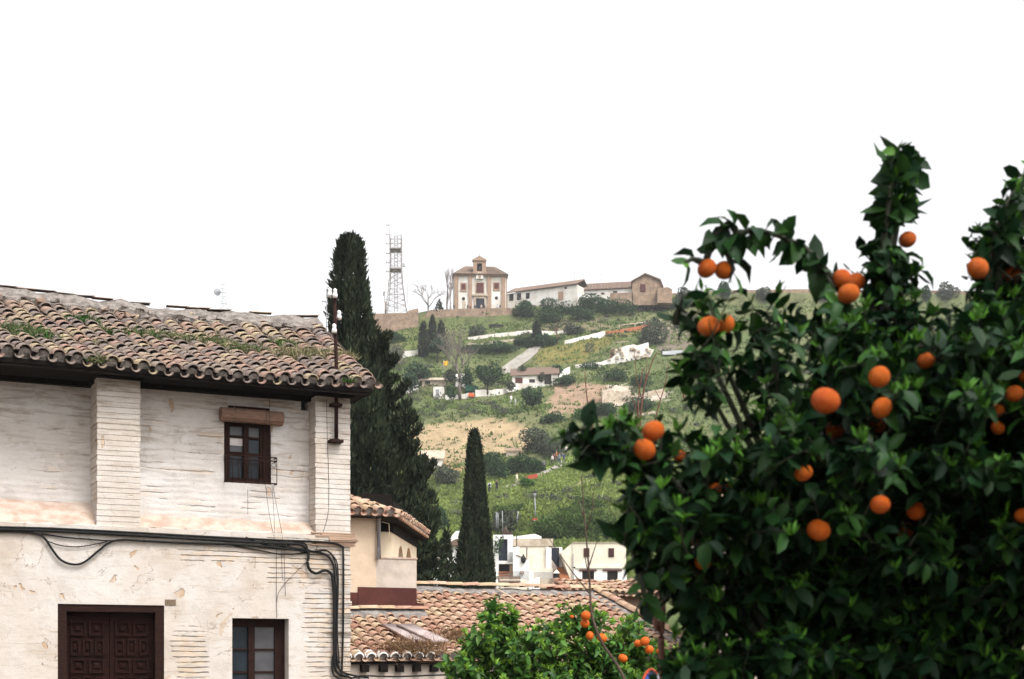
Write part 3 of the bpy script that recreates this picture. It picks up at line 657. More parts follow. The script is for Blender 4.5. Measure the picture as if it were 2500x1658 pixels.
for (px, py, s, lab, k) in tufts:
    # find the point of the roof slope seen there
    best = None
    for st in np.linspace(0, LA, 60):
        yy = ye+st*math.cos(math.atan(slopeA)); x, z = A.loc(px, py, yy); zz = ptA(x-skA(x)*(yy-ye), st, .05)[2]
        if best is None or abs(z-zz) < best[0]: best = (abs(z-zz), x, yy, zz)
    c = A.w(best[1], best[2], best[3]); n = int(400*s)
    sd = norm(np.random.default_rng(px).normal(size=(n,3))); u = np.random.default_rng(px+1).uniform(0,1,(n,1))
    along = np.clip(np.random.default_rng(px+2).normal(0, .13*s, (n,2)), -.24*s, .24*s); base = np.array(c)+along[:,:1]*np.array(U)*1.35+along[:,1:]*.55*np.array(VV+Vector((0,0,.45))); base[:,2] += np.random.default_rng(px).uniform(0,.13,n)*s
    dirs = norm(sd*.9+np.array([0,0,.9])); t = np.zeros((n,3)); t[:,1] = RNG.uniform(0,1,n)
    t[:,0] = np.clip({'g': .22, 'G': .02, 'm': .42, 'd': .75}[k]+RNG.normal(0,.2,n), 0, 1)
    v_, t_, q_, c_ = scatter('blade', base, dirs, rdir(n), RNG.uniform(.06,.17,n)*min(1.1,.6+.5*s), RNG.uniform(.010,.022,n), t)
    tag(np_mesh('roof_weed', v_, t_, q_, M['roofweed'], None, c_, loc=c), lab, 'weed', 'weeds growing on the old roof')

# rolled straw blind
x0, zt = A.loc(538, 1008, RC-.1); x1 = A.loc(686, 1022, RC-.1)[0]; zt = uzt+.085
bl = thing('rolled_blind', 'rolled up brown straw blind hanging above the upper window', 'blind', A.w((x0+x1)/2, RC-.1, zt-.2), TH)
mb = MB(); half = (x1-x0)/2; n = 22; rr = []
for sgn in (0, 1):
    pass
ring = [(.115*math.cos(a)*(.93+.07*(i % 2)), .10*math.sin(a)*(.93+.07*(i % 2))) for i, a in enumerate(np.linspace(0, 2*math.pi, n, endpoint=False))]
V = [(-half, r[0], .2+r[1]) for r in ring]+[(half+.02, r[0]*1.05, .19+r[1]*1.05) for r in ring]
mb.faces(V, [(i,(i+1)%n,n+(i+1)%n,n+i) for i in range(n)]+[tuple(range(n))[::-1], tuple(range(n,2*n))])
mb.build('straw_roll', M['straw'], bl, True)
mb = MB(); mb.box(-half+.13, half-.17, .02, .09, .30, .335); mb.build('batten', M['wood'], bl, True)
for xx in (-half+.2, half-.25): mb = MB(); mb.tube([(xx,.12*math.cos(a),.2+.11*math.sin(a)) for a in np.linspace(0,6.3,14)], .006, 4); mb.build('cord', M['woodg'], bl, True)

# iron pole with insulators, clamped to the right pilaster and standing through the eave
pb = A.loc(819, 1078, -.06); x0 = pb[0]; zt = A.loc(813, 712, -.06)[1]
ip = thing('iron_pole', 'rusty iron pole with white insulators standing through the right end of the eave', 'pole', A.w(x0, -.10, pb[1]), TH)
Hp = zt-pb[1]; mb = MB(); mb.tube([(0,0,-.02),(0.0,0,Hp*.5),(-.03,0,Hp)], [.029,.027,.024], 10); mb.build('pole', M['iron'], ip, True)
for zz, ww in ((0, .10), (A.loc(819,990,-.06)[1]-pb[1], .08)):
    mb = MB(); mb.box(-ww, ww, -.045, .10, zz-.02, zz+.02); mb.tube([(0,0,zz-.03),(0,0,zz+.03)], .052, 10); mb.build('bracket', M['iron'], ip, True)
def ins(px, py, dy):
    x, z = A.loc(px, py, -.1+dy); x -= x0; z -= pb[1]
    mb = MB(); mb.lathe((x, dy, z), [(.015,.0),(.036,.0),(.039,.035),(.031,.066),(.024,.074),(.031,.083),(.029,.118),(.012,.135)], 12); mb.build('insulator', M['ceramic'], ip, True)
    mb = MB(); mb.tube([(x,dy,z+.03),(0,0,z-.03)], .010, 5); mb.build('insulator_arm', M['iron'], ip, True)
ins(818, 727, -.07); ins(805, 725, .08); ins(828, 780, .06); ins(816, 813, -.09)
# fine overhead wires from the pole head to the ridge and the roof antenna behind
mb = MB(); a = A.w(x0-.05, -.02, zt-.1); rp = ptA(A.loc(748,803,3.2)[0]-.0, LA-.1, .2); b = A.w(*rp); mb.tube([a, a.lerp(b,.5)-Vector((0,0,.05)), b], .004, 4); tag(mb.build('overhead_wire', M['black']), 'thin wire running from the iron pole down to the ridge', 'wire')

mb = MB(); D_ = 26.5; mb.tube([P(797,840,D_), P(797,738,D_)], .010, 5); mb.tube([P(785,735,D_), P(801,738,D_)], .008, 4)
for x in (787, 791, 795): mb.tube([P(x,732,D_), P(x,740,D_)], .005, 4)
tag(mb.build('roof_aerial', M['zinc']), 'thin television aerial behind the right end of the old roof ridge', 'aerial')
# cables on the wall
def wall_cable(pts, r, lab, off=.05, jit=.0, seg=6, nm='cable', cat='cable', group='black cables fixed to the house wall', sub=6):
    Pn = []; 
    for (px, py) in pts:
        x, z = A.loc(px, py, -off); Pn.append(Vector((x, -off+random.uniform(-jit,jit), z)))
    out = []                                                   # Catmull-Rom through the points
    for i in range(len(Pn)-1):
        p0, p1, p2, p3 = Pn[max(i-1,0)], Pn[i], Pn[i+1], Pn[min(i+2,len(Pn)-1)]
        for k in range(sub):
            t = k/sub; out.append(.5*((2*p1)+(p2-p0)*t+(2*p0-5*p1+4*p2-p3)*t*t+(3*p1-p0-3*p2+p3)*t*t*t))
    out.append(Pn[-1]); mb = MB(); mb.tube([A.w(p.x, p.y, p.z) for p in out], r, seg)
    return tag(mb.build(nm, M['black']), lab, cat, group)
wall_cable([(-60,1286),(40,1288),(140,1291),(300,1299),(480,1309),(660,1318),(760,1322),(812,1326),(833,1334),(838,1352),(838,1500),(836,1600),(834,1645)], .017, 'thick black cable along the ledge that drops straight down nearest the house corner', .05)
wall_cable([(-60,1292),(60,1294),(160,1298),(330,1307),(480,1316),(620,1324),(700,1327),(735,1330),(750,1342),(753,1358),(751,1375),(757,1392),(772,1400),(790,1393),(803,1396),(812,1412),(816,1480),(816,1600),(822,1640),(850,1652)], .022, 'thickest black cable with an S bend before it drops down the corner', .055)
wall_cable([(-60,1297),(50,1298),(95,1305),(112,1318),(130,1345),(150,1368),(178,1378),(205,1373),(240,1345),(268,1324),(300,1318),(340,1320),(440,1325),(560,1329),(660,1336),(745,1346),(790,1352),(812,1375),(818,1420),(820,1520),(820,1600),(835,1640),(900,1655)], .017, 'black cable hanging in a deep loop below the ledge at left', .045)
wall_cable([(100,1303),(160,1312),(210,1316),(262,1320),(300,1318)], .011, 'thin black cable sagging slightly above the deep loop', .035)
wall_cable([(118,1322),(150,1332),(190,1335),(230,1329),(262,1322)], .008, 'thin black cable sagging across the deep loop', .03)
wall_cable([(560,1330),(640,1345),(690,1354),(740,1350),(790,1345),(805,1350),(822,1372),(826,1420),(824,1540),(828,1620)], .010, 'thin black cable dipping below the bundle near the upper window', .03)
wall_cable([(600,1312),(640,1328),(690,1335),(720,1325),(745,1328),(752,1345)], .013, 'short black cable branching from the bundle below the upper window', .045)
wall_cable([(640,1322),(690,1332),(760,1345),(795,1344),(812,1358),(822,1400),(823,1500),(822,1600),(838,1648),(880,1656)], .012, 'black cable curving down the corner inside the straight drop', .06)
wall_cable([(812,1600),(812,1640),(824,1655),(850,1660),(880,1650),(960,1652),(1080,1648),(1150,1648)], .014, 'black cable looping at the foot of the corner towards the low roof', .05)
for pts, lab, rr_ in (([(657,920),(658,1000),(659,1060)], 'short thin wire hanging from the eave above the upper window', .003), ([(648,1182),(655,1240),(664,1290),(671,1318)], 'thin wire hanging below the left side of the railing', .003), ([(664,1185),(668,1240),(670,1290),(668,1318)], 'thin wire hanging straight below the railing corner', .003), ([(667,1190),(678,1250),(688,1300),(690,1320)], 'thin wire slanting right below the railing corner', .003),
                  ([(605,1195),(605,1255)], 'short thin wire below the middle of the upper window', .003), ([(675,1330),(675,1450),(676,1508)], 'thin wire hanging straight down to the lower window', .0035), ([(687,1335),(688,1380),(690,1416)], 'short thin wire hanging below the cable bundle', .003), ([(694,1335),(695,1400),(697,1455)], 'longer thin wire hanging right of the lower window wire', .003), ([(748,1372),(700,1420),(680,1448),(676,1470)], 'thin wire slanting from the cable bend to the lower window', .003),
                  ([(797,975),(799,1060),(802,1150),(803,1210),(800,1260),(785,1310),(770,1345)], 'thin wire running down the right pilaster', .0035)):
    wall_cable(pts, rr_, lab, .01 if 'pilaster' in lab or 'drop' in lab else .02, 0, 4, 'hanging_wire', 'wire', 'thin wires hanging on the house wall', 4)

# ------------------------------------------------------------------ the low tiled building and the plastered house behind the corner
def to_world(mb, fr): mb.v = [tuple(fr.w(*p)) for p in mb.v]; return mb
Cf = Frame(858, 25.7); z_c = EYE+(HZ-1612)/F*25.7
slC = .338; RUN = 4.4; LC = RUN/math.cos(math.atan(slC))
xB1 = Cf.loc(1028, 1480, 2.5)[0]; xR = Cf.loc(1438, 1432, RUN)[0]; xK = Cf.loc(1735, 1600, 0)[0]
houseC = thing('low_house', 'low building with big terracotta tiled roof and bare grey ridge mortar', 'house', Cf.o)
XC0 = -1.6
def lenC(x):
    if x < xB1: return 2.5/math.cos(math.atan(slC))
    return LC if x < xR else max(0, LC*(xK-x)/(xK-xR))
mb = MB(); sagC = lambda x, s: .02*math.sin(x*.9)+.015*fbm(x, s, 8)-.03*math.sin(math.pi*min(1, s/LC))
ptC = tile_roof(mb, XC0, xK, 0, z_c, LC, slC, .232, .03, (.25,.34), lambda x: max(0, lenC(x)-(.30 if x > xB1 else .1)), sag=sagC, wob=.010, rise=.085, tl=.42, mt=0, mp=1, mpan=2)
n = 40; xs = [xB1+(xR-xB1)*i/n for i in range(n+1)]
lumpy_strip(mb, [[ptC(x, LC-.36+.04*math.sin(x*13), .06) for x in xs], [ptC(x, LC-.33, .13) for x in xs], [ptC(x, LC-.0, .15) for x in xs], [ptC(x, LC+.1, .08) for x in xs]], 1, .035, 4)
n = 26; hp = [(xR+(xK-xR)*i/n, LC*(1-i/n)) for i in range(n+1)]
lumpy_strip(mb, [[ptC(x-.34, max(0,s-.0), .06) for x, s in hp], [ptC(x-.30, s, .13) for x, s in hp], [ptC(x+.02, s, .16) for x, s in hp], [ptC(x+.1, max(0, s-.1), .05) for x, s in hp]], 1, .03, 4)
ridge_tiles(mb, ptC(xB1, LC, .17), ptC(xR, LC, .17), .12, .40, 0, .012, .6); ridge_tiles(mb, ptC(xR, LC, .17), ptC(xK, .05, .15), .12, .40, 0, .012, .6)
xs = [XC0+(xB1-XC0)*i/20 for i in range(21)]; L2 = 2.5/math.cos(math.atan(slC))
lumpy_strip(mb, [[ptC(x, L2-.22, .07) for x in xs], [ptC(x, L2-.18, .14) for x in xs], [ptC(x, L2+.12, .20) for x in xs]], 1, .03, 4)
ridge_tiles(mb, ptC(XC0, L2+.06, .20), ptC(xB1, L2+.06, .20), .11, .40, 0, .012, .6)
# the hip end that falls away to the right
far = [ptC(xR, LC, .05), ptC(xK, 0, .05), Vector(ptC(xK, 0, .05))+Vector((.2, 8.8, 0)), Vector(ptC(xR, LC, .05))+Vector((.0, .6, 0))]
mb.face(far, 0); mb.face([ptC(XC0, LC, .03), ptC(xR, LC, .03), Vector(ptC(xR, LC, 0))+Vector((0,4.4,-1.6)), Vector(ptC(XC0, LC, 0))+Vector((0,4.4,-1.6))], 0)
mb.face([ptC(XC0, 0, .0), ptC(xK, 0, .0), ptC(xR, LC, .0), ptC(XC0, LC, .0)], 0)
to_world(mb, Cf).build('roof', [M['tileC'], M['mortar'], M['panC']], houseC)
mb = MB(); mb.box(XC0, xK-.3, .16, 8.4, -4, z_c-.05); to_world(mb, Cf).build('wall', M['greyp'], houseC)
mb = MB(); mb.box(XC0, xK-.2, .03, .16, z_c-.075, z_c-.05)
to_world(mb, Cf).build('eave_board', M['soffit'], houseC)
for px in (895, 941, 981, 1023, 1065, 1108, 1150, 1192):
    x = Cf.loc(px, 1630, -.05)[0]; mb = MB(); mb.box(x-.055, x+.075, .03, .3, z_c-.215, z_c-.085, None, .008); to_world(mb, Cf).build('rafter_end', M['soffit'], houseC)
# white line of the eave tiles' mortared mouths
mb = MB()
for i in range(14):
    x = XC0+(i+.5)*.232; a = []; b = []
    if x > 2.2: break
    for k in range(9):
        w = math.pi*k/8; c, h = -math.cos(w), math.sin(w); a.append(ptC(x+c*.098, -.012, .055+h*.098)); b.append(ptC(x+c*.094, .14, .062+h*.094))
    ai = [ptC(x-math.cos(math.pi*k/8)*.078, -.012, .052+math.sin(math.pi*k/8)*.074) for k in range(9)]
    mb.faces(a+b+ai, [(k,k+1,10+k,9+k) for k in range(8)]+[(k+1,k,18+k,19+k) for k in range(8)], 0, True)
to_world(mb, Cf).build('eave_whitewash', M['white'], houseC)
# corrugated sheets lying on the roof
def roof_spot(fr, ptf, px, py, L, run_k, off=.1):
    best = None
    for st in np.linspace(0, L, 90):
        yy = st*run_k; x, z = fr.loc(px, py, yy); d = abs(z-ptf(x, st, off)[2])
        if best is None or d < best[0]: best = (d, x, st)
    return best[1], best[2]
kC = math.cos(math.atan(slC))
for (pa, pb_, wd_, lab) in (((940,1524),(1022,1568),.30,'longer corrugated pale plastic sheet lying on the low tiled roof'), ((978,1530),(1072,1572),.34,'corrugated pale sheet lying on top of the longer one on the low roof')):
    xa, sa_ = roof_spot(Cf, ptC, *pa, LC, kC, .2); xb, sb_ = roof_spot(Cf, ptC, *pb_, LC, kC, .2); mb = MB(); rows = []
    up = .19 if wd_ < .32 else .235
    for j in (0, 1, 2):
        t = j/2; s = sa_+(sb_-sa_)*t; x = xa+(xb-xa)*t
        rows.append([Cf.w(*ptC(x-wd_/2+wd_*i/28, s+.05*i/28, up+.022*math.cos(i*math.pi/2.0))) for i in range(29)])
    V = [p for r in rows for p in r]; V2 = [Vector(p)-Vector((0,0,.006)) for p in V]
    fs = [(j*29+i, j*29+i+1, (j+1)*29+i+1, (j+1)*29+i) for j in range(2) for i in range(28)]
    mb.faces(V+V2, fs+[tuple(k+87 for k in f[::-1]) for f in fs]+[(i+1, i, 87+i, 88+i) for i in range(28)]+[(58+i, 59+i, 146+i, 145+i) for i in range(28)], 0, True)
    tag(mb.build('corrugated_sheet', mat('corrugated_plastic', (.50,.42,.40), (.36,.29,.28), 6, .7)), lab, 'roof sheet', 'corrugated sheets on the low roof')
a = roof_spot(Cf, ptC, 1195, 1436, LC, kC, .2); b = roof_spot(Cf, ptC, 1276, 1482, LC, kC, .2)
mb = MB(); mb.tube([Cf.w(*ptC(a[0]+(b[0]-a[0])*t, a[1]+(b[1]-a[1])*t, .20)) for t in np.linspace(0,1,9)], .013, 5); tag(mb.build('roof_cable', M['cream']), 'pale cable lying down the slope of the low tiled roof', 'cable')
for (px, py, s, lab) in ((958,1595,1.0,'dry reddish weed on the low roof, leftmost of the eave weeds'), (1000,1606,1.25,'largest dry weed hanging over the low roof eave'), (1052,1600,1.1,'dry weed on the low roof beside the green orange bush'), (1105,1570,1.2,'straw coloured dry weed just above the left end of the orange bush')):
    x, s_ = roof_spot(Cf, ptC, px, min(py, 1603), LC, kC, .1); c = np.array(Cf.w(*ptC(x, s_, .08))); n = int(330*s); rg = np.random.default_rng(px)
    base = c+np.concatenate([rg.normal(0,.17*s,(n,1))*np.array(U)[None,:2]+rg.normal(0,.05,(n,2)), rg.uniform(0,.2*s,(n,1))], 1); dirs = norm(rg.normal(size=(n,3))*.75+np.array([0,-.15,.85]))
    t = np.zeros((n,3)); t[:,0] = rg.uniform(0,1,n); t[:,1] = rg.uniform(0,1,n)
    v_, t_, q_, c_ = scatter('blade', base, dirs, rdir(n), rg.uniform(.08,.24,n)*s, rg.uniform(.008,.02,n), t)
    tag(np_mesh('dry_weed', v_, t_, q_, M['dryweed'], None, c_, loc=c), lab, 'weed', 'dry weeds on the low tiled roof')

# plastered house behind the corner, loggia with two arched niches
Bf = Cf; yb_ = 2.62
houseB = thing('plaster_house', 'beige plastered house with two arched niches behind the corner of the old house', 'house', Bf.w(0, yb_, -2))
xb0 = -1.8; x918 = Bf.loc(918, 1400, yb_)[0]; x1018 = Bf.loc(1018, 1400, yb_)[0]
ztop = Bf.loc(880, 1256, yb_)[1]; zpar = Bf.loc(960, 1364, yb_)[1]; zm = Bf.loc(940, 1434, yb_)[1]
mb = MB(); mb.box(xb0, x918, yb_, yb_+5.5, -3, ztop); to_world(mb, Bf).build('wall', M['beige'], houseB)
mb = MB(); mb.box(x918+.002, x1018, yb_+.02, yb_+.22, -3, zpar); mb.box(x918+.002, x1018-.02, yb_+.22, yb_+2.0, -3, zpar-.12); to_world(mb, Bf).build('parapet', M['greyp'], houseB)
mb = MB(); mb.box(x918+.003, x1018+.01, yb_+.0, yb_+.26, zpar, zpar+.03); to_world(mb, Bf).build('parapet_coping', M['ledge'], houseB)
mb = MB(); z0 = Bf.loc(940, 1470, yb_)[1]
xm0 = Bf.loc(872, 1440, yb_)[0]
mb.box(xb0, xm0, yb_-.035, yb_+.1, z0-.35, zm-.12, None, .0); mb.box(xm0, xB1-.06, yb_-.04, yb_+.1, z0-.35, zm, None, .012); mb.box(xB1-.06, xB1+.10, yb_-.05, yb_+2.0, z0-.4, zm-.3, None, .02)
to_world(mb, Bf).build('membrane_flashing', M['membrane'], houseB)
# loggia: front piece and the long side wall with the niches, running away from the street
y957 = yb_+.95; x957 = Bf.loc(957, 1330, y957)[0]
p957 = Bf.w(x957, y957, 0); dirS = Vector((.065, 1, 0)).normalized(); dS = 3.9; zc = EYE+(HZ-1298)/F*p957.y+.15
mb = MB(); q = Bf.w(x918, y957, 0); mb.prism([Vector((q.x,q.y,zpar-.3)), Vector((p957.x,p957.y,zpar-.3)), Vector((p957.x,p957.y,zc)), Vector((q.x,q.y,zc))], Vector((-.1,.25,0)))
mb.build('loggia_wall', M['cream'], houseB)
def side(t, z, o=0.0): n_ = Vector((dirS.y, -dirS.x, 0)); p = p957+dirS*t+n_*o; return Vector((p.x, p.y, z))
def t_of(px): k = (px-CX)/F; return (k*p957.y-p957.x)/(dirS.x-k*dirS.y)
zlow = zpar-.35
arches = [(t_of(972), t_of(985), 1333), (t_of(991), t_of(1005), 1338)]
mb = MB(); prev = 0.0
for (a_, b_, pyt) in arches:
    r = (b_-a_)/2; Dm = p957.y+(a_+b_)/2; zt_ = EYE+(HZ-pyt)/F*Dm; zs = zt_-min(r, .8)*1.0
    mb.face([side(prev,zlow), side(a_,zlow), side(a_,zc), side(prev,zc)])
    N = 12; arc = [(a_+r-r*math.cos(math.pi*k/N), zs+(zt_-zs)*math.sin(math.pi*k/N)) for k in range(N+1)]
    for k in range(N): mb.face([side(arc[k][0],arc[k][1]), side(arc[k+1][0],arc[k+1][1]), side(arc[k+1][0],zc), side(arc[k][0],zc)])
    prof = [(a_, zlow)]+arc+[(b_, zlow)]
    for k in range(len(prof)-1): mb.face([side(*prof[k]), side(*prof[k],-.5), side(*prof[k+1],-.5), side(*prof[k+1])])
    mb.face([side(t,z,-.5) for t, z in prof], 1); prev = b_
mb.face([side(prev,zlow), side(dS,zlow), side(dS,zc), side(prev,zc)])
mb.face([side(dS,zlow-3), side(dS,zlow-3,-3), side(dS,zc,-3), side(dS,zc)]); mb.face([side(0,zlow-3), side(dS,zlow-3), side(dS,zlow), side(0,zlow)])
nw = mat('niche_ochre', (.33,.23,.12), (.27,.185,.10), 3, .95)
mb.build('arcade_wall', [M['cream'], nw], houseB)
ze_s = EYE+(HZ-1268)/F*(p957.y-.2)
mb = MB()                                   # roof: street slope, side slope and hip
xe = Bf.loc(970, 1268, yb_-.25)[0]; zf = Bf.loc(900, 1256, yb_-.3)[1]
pf = tile_roof(mb, xb0, xe, yb_-.32, zf, 3.2, .42, .235, 0, (.26,.34), lambda x: max(.0, (xe-x)*1.05), wob=.01, rise=.08, tl=.4, mt=0, mp=1)
mb.face([(xb0,yb_-.3,zf), (xe,yb_-.3,zf), (xb0,yb_-.3+(xe-xb0)*.97,zf+(xe-xb0)*.41)], 0)
to_world(mb, Bf)
side_fr = Frame(CX, 1.0, 0); 
class SF:
    o = side(-.35, 0, .24); u = -dirS; v = Vector((-dirS.y, dirS.x, 0))
    @classmethod
    def w(c, x, y, z): return c.o+c.u*x+c.v*y+Vector((0,0,z))
m2 = MB(); Ls = dS+.7
ps = tile_roof(m2, -Ls, 0, 0, ze_s, 2.2, .40, .25, 0, (.26,.34), lambda x: min(1.6, max(.0, -x*1.0)), wob=.01, rise=.085, tl=.4, mt=0, mp=1)
m2.face([(-Ls,0,ze_s),(0,0,ze_s),(-1.6,1.5,ze_s+.6),(-Ls,1.5,ze_s+.6)], 0)
m2.v = [tuple(SF.w(*p)) for p in m2.v]
b0 = len(mb.v); mb.v += m2.v; mb.f += [tuple(i+b0 for i in f) for f in m2.f]; mb.m += m2.m; mb.sm += m2.sm
h0 = SF.w(-.05, .05, ze_s+.1); h1 = Bf.w(xe-2.9, yb_-.3+2.85, zf+1.28)
ridge_tiles(mb, h1, h0, .13, .40, 0, .015, .7)
mb.build('roof', [M['tileC'], M['mortar']], houseB)
mb = MB(); c0 = SF.w(.0, .03, ze_s-.06); c1 = SF.w(-Ls, .03, ze_s-.06)
mb.face([c0, c1, SF.w(-Ls, 1.2, ze_s-.06), SF.w(.3, 1.4, ze_s-.06)]); mb.face([c0, c1, SF.w(-Ls,.05,ze_s), SF.w(0,.05,ze_s)])
e0 = Bf.w(x918, yb_-.28, zf-.05); e1 = Bf.w(xe, yb_-.28, zf-.05); mb.face([e0, e1, c0, SF.w(.3,1.4,ze_s-.06), Bf.w(x918, y957+.3, zf-.05)])
e2 = Bf.w(xb0, yb_-.28, zf-.05); mb.face([e2, e0, Bf.w(x918, yb_+.02, zf-.05), Bf.w(xb0, yb_+.02, zf-.05)])
q0 = Bf.w(x918+.004, y957-.03, 0); q1 = p957+Vector((0,-.04,0)); mb.prism([Vector((q0.x,q0.y,zc-.16)), Vector((q1.x,q1.y,zc-.16)), Vector((q1.x,q1.y,zc+.62)), Vector((q0.x,q0.y,zc+.62))], Vector((0,.03,0)))  # dark strips on the wall tops fill out the eave's black band
mb.prism([side(-.03,zc-.17,.03), side(dS+.05,zc-.17,.03), side(dS+.05,zc+.5,.03), side(-.03,zc+.5,.03)], Vector((-.03,0,0)))
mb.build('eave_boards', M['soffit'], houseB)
mb = MB(); zt_ = Bf.loc(919, 1268, yb_-.07)[1]; mb.tube([Bf.w(x918+.03, yb_-.07, zpar-.02), Bf.w(x918+.03, yb_-.07, zt_), Bf.w(x918+.03, yb_-.2, zt_+.1)], .05, 8); mb.build('downpipe', M['zinc'], houseB)
mb = MB(); mb.tube([Bf.w(x918+.09, yb_-.1, zt_-.05), Bf.w(x918+.24, yb_-.1, zt_-.08), Bf.w(x918+.26, yb_-.1, zt_-.45)], .007, 5); mb.build('wire', M['cream'], houseB)

# small outbuilding roof behind the low house and the house whose verge shows through the orange tree
Df = Frame(1436, 33.5); hd = thing('outbuilding', 'small brick outbuilding with old tiles behind the right end of the low roof', 'outbuilding', Df.o-Vector((0,0,3)))
zd = EYE+(HZ-1452)/F*33.5; mb = MB(); x1 = Df.loc(1640, 1450, 0)[0]
pd = tile_roof(mb, -.5, x1, 0, zd, .95, .36, .19, 0, (.2,.3), wob=.01, rise=.07, mt=0, mp=1); mb.face([(-.5,0,zd),(x1,0,zd),(x1,.9,zd+.32),(-.5,.9,zd+.32)], 0)
mb.face([(-.5,.9,zd+.32),(x1,.9,zd+.32),(x1,2.5,zd-.3),(-.5,2.5,zd-.3)], 0)
to_world(mb, Df).build('roof', [M['tileC'], M['mortar']], hd)
mb = MB(); mb.box(-.3, x1-.2, .22, 2.2, -4, zd-.03); to_world(mb, Df).build('wall', M['brickf'], hd)
he = thing('tiled_house', 'house whose tiled roof edge rises behind the dark orange tree', 'house', P(1700, 1400, 27)-Vector((0,0,2.6)))
pA_, pB_, pC_ = P(1655, 1288, 26), P(1990, 1120, 26), P(2330, 1280, 26); dd = Vector((.8, 6, .0)); mb = MB(); e = Vector((0,0,.12))
for a_, b_ in ((pA_, pB_), (pC_, pB_)):
    mb.face([a_, b_, b_+dd, a_+dd], 0)
    for k in range(6): ridge_tiles(mb, b_+dd*(k*.04)+e, a_+dd*(k*.04)+e, .10, .38, 0, .01, .8)
mb.build('roof', M['tileC'], he)
mb = MB(); k = Vector((0,.25,-.1)); mb.prism([pA_+k+Vector((.15,0,0)), pB_+k, pC_+k-Vector((.15,0,0)), Vector((pC_.x-.15,26.25,-2)), Vector((pA_.x+.15,26.25,-2))], dd); mb.build('wall', M['greyp'], he)

# ------------------------------------------------------------------ cypresses
b = P(925, 1700, 47); hb = 0.0
sc = 47/F
cypress('tall_cypress', 'huge dark cypress rising behind the old house, broad and ragged at the base',
        [(0,95*sc,90*sc),(.15,100*sc,105*sc),(.25,100*sc,120*sc),(.36,98*sc,145*sc),(.45,92*sc,155*sc),(.535,86*sc,135*sc),(.622,80*sc,112*sc),(.708,74*sc,78*sc),(.794,64*sc,48*sc),(.85,57*sc,33*sc),(.92,46*sc,25*sc),(.965,38*sc,28*sc),(.985,32*sc,26*sc),(.996,20*sc,17*sc),(1,9*sc,8*sc)],
        (P(925,1700,47).x, 47, -1.5), EYE+(HZ-578)*sc+1.5, 95000, .17, (-68*sc, 0), 11, None,
        arms=[(random.Random(k).uniform(.22,.80), 1, random.Random(k+50).uniform(.25,.75), random.Random(k+90).uniform(.20,.42)) for k in range(34)], rough=.17)
sc = 60/F
cypress('slim_cypress', 'slim pointed cypress standing against the grassy slope', [(0,50*sc,66*sc),(.2,52*sc,62*sc),(.4,44*sc,48*sc),(.62,36*sc,36*sc),(.8,25*sc,25*sc),(.90,19*sc,18*sc),(.965,14*sc,13*sc),(.99,9*sc,8*sc),(1,3*sc,3*sc)],
        (P(1170,1500,60).x, 60, -1.0), EYE+(HZ-1053)*sc+1.0, 40000, .16, (-12*sc,0), 21, None, rough=.05)
cypress('bushy_cypress', 'low bushy cypress pressed against the left foot of the slim cypress', [(0,48*sc,52*sc),(.3,42*sc,44*sc),(.6,30*sc,34*sc),(.85,16*sc,16*sc),(1,3*sc,3*sc)],
        (P(1126,1500,58).x, 58, -1.0), EYE+(HZ-1258)*sc+1.0, 18000, .17, (14*sc,0), 25, None, rough=.09)
cypress('small_cypress', 'small rounded cypress, leftmost of the three by the white gable', [(0,44*sc,44*sc),(.4,34*sc,34*sc),(.75,18*sc,20*sc),(1,3*sc,3*sc)],
        (P(1090,1500,56).x, 56, -1.0), EYE+(HZ-1320)*sc+1.0, 8000, .20, (0,0), 27, None, rough=.12)

# ------------------------------------------------------------------ white houses at the foot of the hill (about 138 m away)
DW = 138.0; KW = DW/F
def c3(x, y): return (1180+x/6.224, 1260+y/6.224)
def wx(px): return (px-CX)*KW
def wz(py): return EYE+(HZ-py)*KW
def wbox(mb, ax, ay, bx, by, y0, y1, mi=None):
    """block whose front shows at crop corners (ax,ay)-(bx,by), y0 metres nearer/farther than 138 m"""
    (p, q), (r, s) = c3(ax, ay), c3(bx, by); mb.box(wx(p), wx(r), DW+y0, DW+y1, wz(s), wz(q), mi)
def wpoly(mb, pts, y0, y1, mi=None):
    mb.prism([Vector((wx(c3(*p)[0]), DW+y0, wz(c3(*p)[1]))) for p in pts], Vector((0, y1-y0, 0)), mi)
def part(name, m_, parent, fn):
    mb = MB(); fn(mb); return mb.build(name, M[m_] if isinstance(m_, str) else m_, parent)
h1 = thing('white_house', 'white house with a tall black door and a lattice brick balcony below it', 'house', (wx(1228), DW, wz(1440)))
part('wall', 'white', h1, lambda m: (wbox(m,150,285,232,1100,0,6), wbox(m,232,285,368,350,0,6), wbox(m,368,285,450,692,0,6), wbox(m,232,680,450,726,0,.6), wbox(m,232,726,450,1100,2.2,6)))
part('door', 'bluedoor', h1, lambda m: wbox(m,230,350,370,682,.25,.4))
part('door_lamp', 'zinc', h1, lambda m: m.lathe((wx(c3(300,318)[0]), DW-.05, wz(c3(300,330)[1])), [(.04,0),(.10,.06),(.06,.3),(.02,.34)], 8))
part('porch_opening', 'dark', h1, lambda m: wbox(m,240,726,440,850,.9,1.0))
part('balcony_pier', 'brickf', h1, lambda m: wbox(m,398,745,448,915,-.25,.3))
def lat(m):
    wbox(m,235,842,400,862,-.1,.1); wbox(m,235,902,400,918,-.1,.1)
    for k in range(8):
        x = 240+k*20; wpoly(m,[(x,900),(x+6,900),(x+20,864),(x+14,864)],-.06,.06); wpoly(m,[(x+14,900),(x+20,900),(x+6,864),(x,864)],-.02,.05)
part('brick_lattice', 'redbrick', h1, lat)
